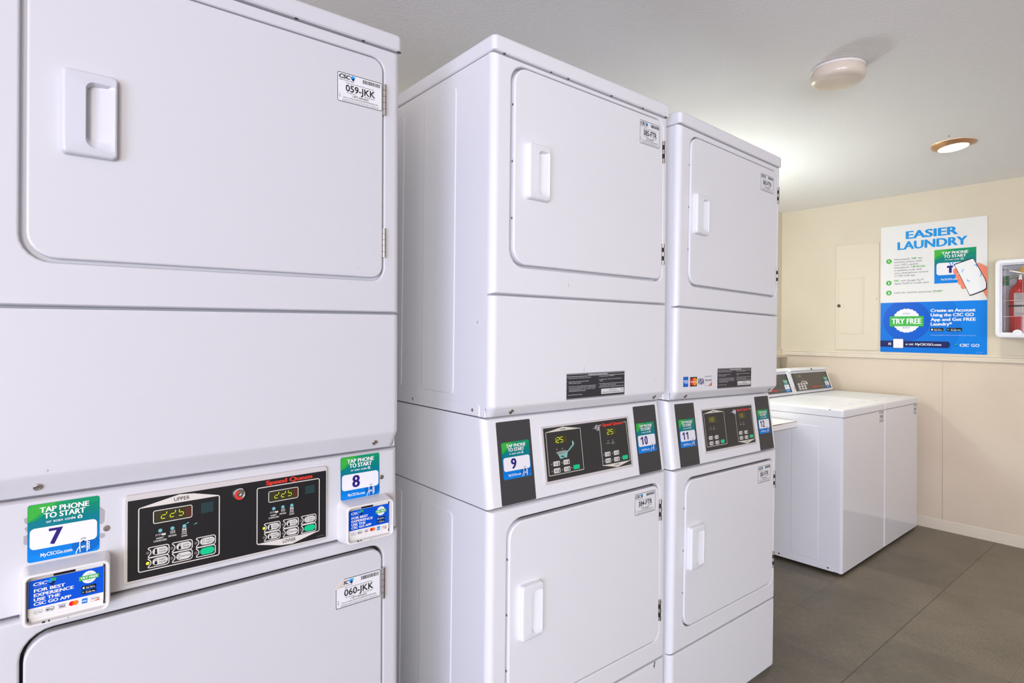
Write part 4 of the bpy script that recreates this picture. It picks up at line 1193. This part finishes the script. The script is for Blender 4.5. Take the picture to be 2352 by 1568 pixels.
# ------------------------------------------------------------------ white laminate shelf between dryers and washers
sh = empty('folding_shelf', (2.95, YB - .002, 0))
tag(sh, 'white laminate shelf with chipped brown edge next to the washer', 'shelf')
SHW = mat('white_laminate', (240, 236, 232), .3)
bm = bmesh.new(); box(bm, -.55, .380, -.760, 0, .7655, .7995, 0, .0015, 2)
top = finish(bm, 'shelf_board', SHW, sh)
for a_ in ((-.55, .20, -.7612, -.7595, .7965, .8000), (.205, .372, -.7612, -.7595, .7978, .8001), (-.55, .374, -.7612, -.7595, .7650, .7668)):
    bm = bmesh.new(); box(bm, *a_)
    e_ = finish(bm, 'worn_edge', mat('chipboard_brown', (104, 66, 44), .7), top); e_['label'] = 'chipped brown edge line'
for x in (-.45, .28):
    bm = bmesh.new(); box(bm, x - .015, x + .015, -.02, 0, .50, .7655); box(bm, x - .015, x + .015, -.60, -.02, .7555, .7655)
    loft(bm, [[(x + d, y, z) for y, z in ((-.02, .52), (-.02, .55), (-.52, .7555), (-.56, .7555))] for d in (-.008, .008)])
    finish(bm, 'bracket', STEEL, sh)

# ------------------------------------------------------------------ electrical panel on the right wall
ep = empty('electrical_panel', (XW, 1.69, 1.57)); ep.rotation_euler = (0, 0, -PI / 2)
tag(ep, 'cream painted electrical panel with small door, left of the poster', 'electrical panel')
# local x runs along -Y of the room, local y points into the wall
def elx(y): return -(y - 1.69)
M_ep = mat('painted_metal_cream', (223, 211, 188), .45, spec=.35)
bm = bmesh.new(); L = []
for d, y_ in ((0, 0), (0, -.005), (.002, -.007)): L.append([(x, y_, z - 1.57) for x, z in rr(elx(1.8373) + d, elx(1.5437) - d, 1.186 + d, 1.972 - d, .004, 4)])
loft(bm, L); finish(bm, 'cover_plate', M_ep, ep)
bm = bmesh.new(); L = []
for d, y_ in ((0, -.007), (0, -.009), (.0015, -.0105), (.010, -.0105), (.0112, -.0092), (.0125, -.0105)): L.append([(x, y_, z - 1.57) for x, z in rr(elx(1.8225) + d, elx(1.6420) - d, 1.302 + d, 1.7245 - d, .005, 4)])
loft(bm, L); ed = finish(bm, 'door', M_ep, ep)
bm = bmesh.new(); box(bm, elx(1.800), elx(1.772), -.0135, -.010, 1.500 - 1.57, 1.532 - 1.57, 0, .001, 1); finish(bm, 'latch_plate', M_ep, ed)
bm = bmesh.new(); lathe(bm, [(.010, -.016), (.012, -.010), (.006, -.0105)][::-1], 14, 0, (elx(1.812), -.004, 1.516 - 1.57), 'y'); l_ = finish(bm, 'latch', mat('worn_brass_latch', (70, 62, 48), .4, .6), ed); l_['label'] = 'dark worn latch'
for y_, z_ in ((1.556, 1.2), (1.556, 1.955), (1.825, 1.2)):
    screw((elx(y_), -.007, z_ - 1.57), (0, -1, 0), .004, ep, lambda q: q, M_ep)
bm = bmesh.new(); lathe(bm, [(.0032, -.0066), (.0032, -.0073)], 10, 0, (elx(1.560), 0, 1.560 - 1.57), 'y'); finish(bm, 'screw_hole', DARKGAP, ep)

# ------------------------------------------------------------------ poster
pw, ph = 1.5330 - .9265, 2.0715 - 1.1785
PO = Vector((XW - .006, 1.5330, 1.1785)); PU = Vector((0, -1, 0)); PV = Vector((0, 0, 1))
p = Print(PO, PU, PV, pw, ph, 0.0, .0004)
p.base(ink(236, 234, 230), .0, .0058)
T = p.text
SKY = ink(28, 150, 226)
T('EASIER', .254, .889, .750, .947, SKY, .035); T('LAUNDRY', .172, .808, .833, .868, SKY, .035)
GT = ink(120, 124, 134); GG = ink(76, 176, 72)
def line(parts, u0, v, ht=.0135):
    u = u0
    for t, wd, M_, b in parts:
        T(t, u, v, u + wd, v + ht, M_, b); u += wd + .014
line([('Momentarily', .155, GT, 0), ('TAP', .052, GG, .02), ('the', .042, GT, 0)], .141, .726)
line([('machine sticker with', .27, GT, 0)], .141, .7045)
line([('your NFC-capable', .236, GT, 0)], .141, .683)
line([('smartphone,', .154, GT, 0), ('OR SCAN', .135, GG, .02)], .141, .6615)
line([('a machine code with', .272, GT, 0)], .141, .640)
line([('your smartphone camera', .334, GT, 0)], .141, .6185)
line([('or QR code app', .208, GT, 0)], .141, .597)
line([('PAY', .050, GG, .02), ('with Google Pay\u2122,', .235, GT, 0)], .141, .557)
line([('Apple Pay\u00ae or credit card', .336, GT, 0)], .141, .5355)
line([('Load the machine and press', .365, GT, 0), ('START', .092, GG, .02)], .141, .4635)
for v, t in ((.722, '1'), (.549, '2'), (.470, '3')):
    p.circ(.085, v, .0175, GG, 1, 26); p.number(t, .075, v - .009, .095 if t != '1' else .092, v + .009, WHITE, 2)
# picture of the phone sticker
b0, b1, c0, c1 = .532, .907, .527, .782
for i in range(8):
    va, vb = c1 - (c1 - c0) * i / 8, c1 - (c1 - c0) * (i + 1) / 8
    p.rect(b0, vb, b1, va, ink(*TAPC[i]), 1)
p.poly([(b0, .72), (b0 + .06, .745), (b0 + .14, c1), (b0, c1)], ink(70, 182, 60), 2)
p.poly([(b0, .70), (b0 + .06, .722), (b0 + .16, .76), (b0 + .20, c1), (b0 + .14, c1), (b0 + .06, .745), (b0, .72)], ink(30, 160, 86), 2)
T('TAP PHONE', .600, .7435, .838, .7635, WHITE, .035, 3); T('TO START', .618, .7175, .820, .7375, WHITE, .035, 3); T('or scan code', .632, .699, .76, .709, WHITE, .01, 3)
camera_icon(p, .772, .6975, .797, .711, WHITE, ink(0, 132, 122))
p.rect(.552, .589, .80, .681, ink(242, 240, 244), 2, .016)
p.poly([(.667, .603), (.692, .603), (.692, .642), (.703, .642), (.703, .657), (.655, .657), (.648, .650), (.648, .640), (.667, .642)], ink(44, 34, 120), 3)
for a, b_ in (((.685, .66), (.67, .682)), ((.70, .664), (.702, .688)), ((.71, .655), (.735, .672))): p.stroke([a, b_], .005, SKY, 3)
T('MyCSCGO.com', .593, .550, .738, .562, WHITE, .02, 3)
# hand with phone
SK = ink(242, 140, 112); SK2 = ink(232, 118, 92)
p.poly([(.90, .660), (.93, .664), (.965, .648), (1.0, .632), (1.0, .405), (.985, .425), (.955, .47), (.93, .52)], SK, 3)
for fx, fy, fl in ((.722, .612, .05), (.742, .568, .055), (.765, .532, .055), (.79, .500, .05)):
    p.poly([(fx + fl * math.cos(t) * (1 if math.cos(t) > 0 else .35) , fy + .022 * math.sin(t)) for t in [2 * PI * k / 18 for k in range(18)]], SK, 3)
    p.stroke([(fx + .0, fy - .021), (fx + fl, fy - .012)], .0015, SK2, 4)
phone = [(.718, .660), (.722, .651), (.845, .440), (.858, .431), (.872, .432), (.999, .468), (.999, .520), (.895, .684), (.882, .695), (.866, .697), (.730, .668)]
def chaikin(q, n=2):
    for _ in range(n):
        r_ = []
        for i in range(len(q)):
            a, b = q[i], q[(i + 1) % len(q)]
            r_ += [(.75 * a[0] + .25 * b[0], .75 * a[1] + .25 * b[1]), (.25 * a[0] + .75 * b[0], .25 * a[1] + .75 * b[1])]
        q = r_
    return q
phone = [(min(a, .9985), b) for a, b in chaikin([(.707, .664), (.728, .640), (.845, .438), (.852, .424), (.888, .432), (1.01, .470), (1.01, .508), (.895, .684), (.882, .706), (.856, .698), (.730, .670)])]
p.poly(phone, ink(30, 28, 36), 5)
def ins(pts, k):
    cx = sum(a[0] for a in pts) / len(pts); cy = sum(a[1] for a in pts) / len(pts)
    return [(min(cx + (a[0] - cx) * k, .9985), cy + (a[1] - cy) * k) for a in pts]
p.poly(ins(phone, .945), ink(244, 243, 243), 6)
for pts in ([(.79, .60), (.785, .617), (.805, .622)], [(.885, .645), (.908, .652), (.914, .635)], [(.945, .590), (.952, .571), (.932, .566)], [(.857, .538), (.837, .532), (.83, .549)]): p.stroke(pts, .0035, SKY, 7)
# blue lower half
BB = ink(0, 128, 226)
p.rect(0, 0, 1, .392, BB, 1)
def clipcirc(cu, cv, R, M_, lvl, vmax=.392, umin=0.0, vmin=0.0):
    p.poly([(max(cu + R * math.cos(t) / pw, umin), min(max(cv + R * math.sin(t) / ph, vmin), vmax)) for t in [2 * PI * k / 72 for k in range(72)]], M_, lvl)
clipcirc(.30, .22, .29, ink(0, 118, 218), 2); clipcirc(.264, .25, .143, ink(0, 92, 204), 3)
try_free(p, .265, .2485, .083, (.096, .434, .205, .283), 4)
for t, u1, v in (('Create an Account', .902, .313), ('Using the CSC GO', .889, .279), ('App and Get FREE', .906, .2445), ('Laundry*', .697, .210)): T(t, .499, v, u1, v + .0225, WHITE, .035)
store_badges(p, (.497, .167, .617, .192), (.647, .167, .785, .192))
T('*Free laundry granted to the first account created on your smartphone.', .499, .134, .906, .141, ink(190, 215, 245), .0)
NV = ink(28, 36, 96)
p.poly([(0, .041)] + [(.655 + .025 * math.cos(t), .0655 + .0245 * math.sin(t)) for t in [-PI / 2 + PI * k / 12 for k in range(13)]] + [(0, .090)], NV, 4)
camera_icon(p, .083, .057, .112, .075, WHITE, NV, 5)
p.rect(.130, .030, .240, .109, NV, 5, .004); p.rect(.135, .0335, .235, .1055, ink(244, 243, 245), 6, .003)
T('or visit', .258, .0575, .335, .0735, WHITE, .015, 5); T('MyCSCGO.com', .352, .0575, .600, .0735, WHITE, .035, 5)
gem(p, .735, .064, .018, True, 4)
T('CSC', .765, .055, .85, .075, WHITE, .03, 3, .2); T('GO', .865, .055, .937, .075, WHITE, .015, 3)
T('CSC-PO-0421', .91, .012, .965, .018, ink(160, 200, 245), 0)
po = p.build('laundry_poster')
tag(po, 'white and blue EASIER LAUNDRY poster board on the cream wall', 'poster')

# ------------------------------------------------------------------ fire extinguisher and its cabinet (cut by the right edge)
cx0, cy1 = XW - .15, .8620          # cabinet front plane and its left edge
CWID, CZ0, CZ1 = .285, 1.286, 1.766
fc = empty('extinguisher_cabinet', (XW, cy1 - CWID / 2, CZ0)); fc.rotation_euler = (0, 0, -PI / 2)
tag(fc, 'white plastic fire extinguisher cabinet with clear pane on the wall', 'cabinet')
CH = CZ1 - CZ0; hw = CWID / 2
bm = bmesh.new(); L = []
for d, y_, r in ((0.0, -.0005, .02), (0.0, -.06, .02), (0.0, -.136, .025), (.001, -.143, .026), (.004, -.148, .026), (.010, -.15, .024)):
    L.append([(x, y_, z) for x, z in rr(-hw + d, hw - d, d, CH - d, r, 7)])
for d, y_, r in ((.024, -.15, .010), (.026, -.148, .010), (.027, -.140, .008), (.033, -.139, .006), (.034, -.134, .005), (.034, -.132, .005), (.030, -.125, .006), (.012, -.12, .01), (.012, -.004, .01)):
    L.append([(x, y_, z) for x, z in rr(-hw + d, hw - d, d, CH - d, r, 7)])
loft(bm, L); cb = finish(bm, 'cabinet_body', PLASTIC, fc)
M_glass = bpy.data.materials.new('clear_acrylic'); M_glass.use_nodes = True
nt = M_glass.node_tree; nt.nodes.clear()
out = nt.nodes.new('ShaderNodeOutputMaterial'); mx = nt.nodes.new('ShaderNodeMixShader'); tr = nt.nodes.new('ShaderNodeBsdfTransparent'); gl = nt.nodes.new('ShaderNodeBsdfGlossy')
fr = nt.nodes.new('ShaderNodeFresnel'); fr.inputs['IOR'].default_value = 1.45; gl.inputs['Roughness'].default_value = .03; tr.inputs['Color'].default_value = (.97, .97, .96, 1)
nt.links.new(fr.outputs[0], mx.inputs[0]); nt.links.new(tr.outputs[0], mx.inputs[1]); nt.links.new(gl.outputs[0], mx.inputs[2]); nt.links.new(mx.outputs[0], out.inputs[0])
bm = bmesh.new(); box(bm, -hw + .033, hw - .033, -.1365, -.1345, .033, CH - .033); pn = finish(bm, 'pane', M_glass, fc, False); pn['label'] = 'clear acrylic pane'
p = Print((-hw + .033, -.1368, .033), UX, (0, 0, 1), CWID - .066, CH - .066, .0002)
LN = mat('pale_line', (236, 200, 196), .5)  # thin pale lines drawn across the pane
for v in (.47, .235): p.rect(0, v, 1, v + .004, LN, 0)
for u in (.06, .44, .56, .94): p.rect(u, .02, u + .006, .98, LN, 0)
p.build('pane_lines', pn)
bm = bmesh.new(); lathe(bm, [(.024, -.1415), (.024, -.1500), (.021, -.1525), (.011, -.1532), (.009, -.151)], 26, 0, (-.035, 0, .027), 'y'); kn = finish(bm, 'pull_knob', PLASTIC, fc)

ez = 1.3005
fe = empty('fire_extinguisher', (XW - .072, .752, ez))
tag(fe, 'red fire extinguisher standing inside the white wall cabinet', 'fire extinguisher')
REDP = mat('red_gloss_paint', (198, 30, 34), .22, coat=.3)
bm = bmesh.new(); lathe(bm, [(.050, 0), (.055, .004), (.056, .02), (.056, .255), (.053, .275), (.044, .296), (.031, .312), (.021, .322), (.017, .332), (.017, .342)], 36); finish(bm, 'cylinder', REDP, fe)
bm = bmesh.new(); lathe(bm, [(.015, .341), (.019, .343), (.019, .352), (.014, .354), (.014, .372), (.008, .374)], 20); finish(bm, 'valve', CHROME, fe)
bm = bmesh.new(); box(bm, -.009, .009, -.045, .030, .371, .378, 0, .001, 1)
loft(bm, [[(x, y, z) for x, z in ((-.009, zz), (.009, zz), (.008, zz + .005), (-.008, zz + .005))] for y, zz in ((-.02, .378), (.03, .392), (.075, .408), (.088, .408))])
finish(bm, 'lever', STEEL, fe)
bm = bmesh.new()
loft(bm, [[(x, y, z) for x, z in ((-.010, zz), (.010, zz), (.008, zz + .006), (-.008, zz + .006))] for y, zz in ((-.01, .366), (.03, .356), (.075, .334), (.090, .326))])
finish(bm, 'carry_handle', STEEL, fe)
bm = bmesh.new(); L = []
for k in range(13):
    a = PI * k / 12
bm.free()
bm = bmesh.new(); box(bm, -.006, .006, -.02, .004, .388, .420, 0, .002, 1); tg = finish(bm, 'pull_pin', mat('yellow_plastic', (226, 176, 40), .4), fe); tg['label'] = 'yellow pull pin'
bm = bmesh.new(); box(bm, .022, .024, .058, .084, .312, .372, 0, .0005, 1); tg = finish(bm, 'inspection_tag', mat('green_tag', (32, 130, 76), .5), fe); tg['label'] = 'green inspection tag'
bm = bmesh.new(); box(bm, -.0006, .0236, .062, .066, .350, .353); finish(bm, 'tag_tie', RUBBER, fe)
def wrap(name, a0, a1, z0, z1, r, M_):
    bm = bmesh.new(); n = 18
    L = [[(-(rr_) * math.cos(a0 + (a1 - a0) * k / n), rr_ * math.sin(a0 + (a1 - a0) * k / n), z) for rr_, z in ((r, z0), (r, z1), (.0555, z1), (.0555, z0))] for k in range(n + 1)]
    loft(bm, L); return finish(bm, name, M_, fe, angle=30)
lb = wrap('paper_label', -.95, .42, .120, .258, .0564, mat('printed_label', (206, 198, 196), .5)); lb['label'] = 'grey printed label'
for z_, a1 in ((.250, .2), (.243, .3), (.236, .1), (.229, .3), (.222, .25), (.2150, .05), (.208, .3), (.135, .3), (.128, .1)):
    wrap('label_line', -.8, a1, z_, z_ + .0025, .0566, mat('label_grey_ink', (120, 112, 112), .5))
wrap('strap', -PI + .2, PI - .2, .176, .186, .0572, RUBBER)
wrap('label_band', -.95, .47, .142, .156, .0563, mat('label_dark_band', (66, 60, 62), .5))
bm = bmesh.new(); tube(bm, [(0, -.02, .360), (-.005, -.045, .352), (-.006, -.066, .32), (-.004, -.069, .20), (0, -.069, .06)], .007, 10); finish(bm, 'hose', RUBBER, fe)

# ------------------------------------------------------------------ ceiling lamps
dl = empty('ceiling_dome_light', (2.345, .910, CE)); tag(dl, 'unlit round frosted dome light on the ceiling above the dryers', 'ceiling light')
bm = bmesh.new(); lathe(bm, [(.088, 0), (.092, -.003), (.092, -.011), (.088, -.014)], 48); finish(bm, 'base_ring', mat('lamp_base_white', (236, 230, 224), .5), dl)
bm = bmesh.new(); lathe(bm, [(.089, -.012), (.093, -.020), (.094, -.036), (.091, -.046), (.084, -.053), (.070, -.058), (.045, -.061), (.018, -.062)], 48)
gsh = finish(bm, 'glass_shade', mat('frosted_glass', (228, 214, 196), .25, coat=.2), dl, angle=60); gsh['label'] = 'cream frosted glass shade'
rl = empty('recessed_ceiling_light', (XW - 1.043, .8640, CE)); rl.rotation_euler = (0, 0, 0)
tag(rl, 'lit round recessed ceiling light with tilted copper rim', 'ceiling light')
COP = mat('tarnished_copper_trim', (196, 150, 108), .35, .5)
bm = bmesh.new()
tilt = .10
def tl(r, h, n=48):
    out = []
    for k in range(n):
        a = 2 * PI * k / n; x, y_ = r * math.cos(a), r * math.sin(a)
        out.append((x, y_, min(h - y_ * tilt * (1 if h < -.004 else 0), -.0004)))
    return out
loft(bm, [tl(.094, -.0005), tl(.096, -.002), tl(.094, -.005), tl(.078, -.016), tl(.070, -.021), tl(.066, -.021)], False, False)
finish(bm, 'trim_ring', COP, rl, angle=60)
bm = bmesh.new()
loft(bm, [tl(.0668, -.0185), tl(.0668, -.0208), tl(.055, -.0225), tl(.02, -.0235)], True, True)
M_lit = mat('lit_lens', (255, 246, 232), .4, emit=9.0)
ln = finish(bm, 'lens', M_lit, rl, angle=60); ln['label'] = 'glowing warm white lens'
bm = bmesh.new(); lathe(bm, [(.004, -.0002), (.004, -.0012), (.002, -.0016)], 8, 0, (XW - 1.20, .845, CE)); o = finish(bm, 'ceiling_nail', DARKGAP); tag(o, 'tiny dark nail in the ceiling beside the lit recessed light', 'nail')
l = bpy.data.lights.new('recessed_bulb', 'SPOT'); l.energy = 24; l.color = (1.0, .93, .82); l.spot_size = 2.7; l.spot_blend = 1.0; l.shadow_soft_size = .06
o = bpy.data.objects.new('recessed_bulb', l); C.objects.link(o); o.location = (XW - 1.043, .864, CE - .05); o.parent = None
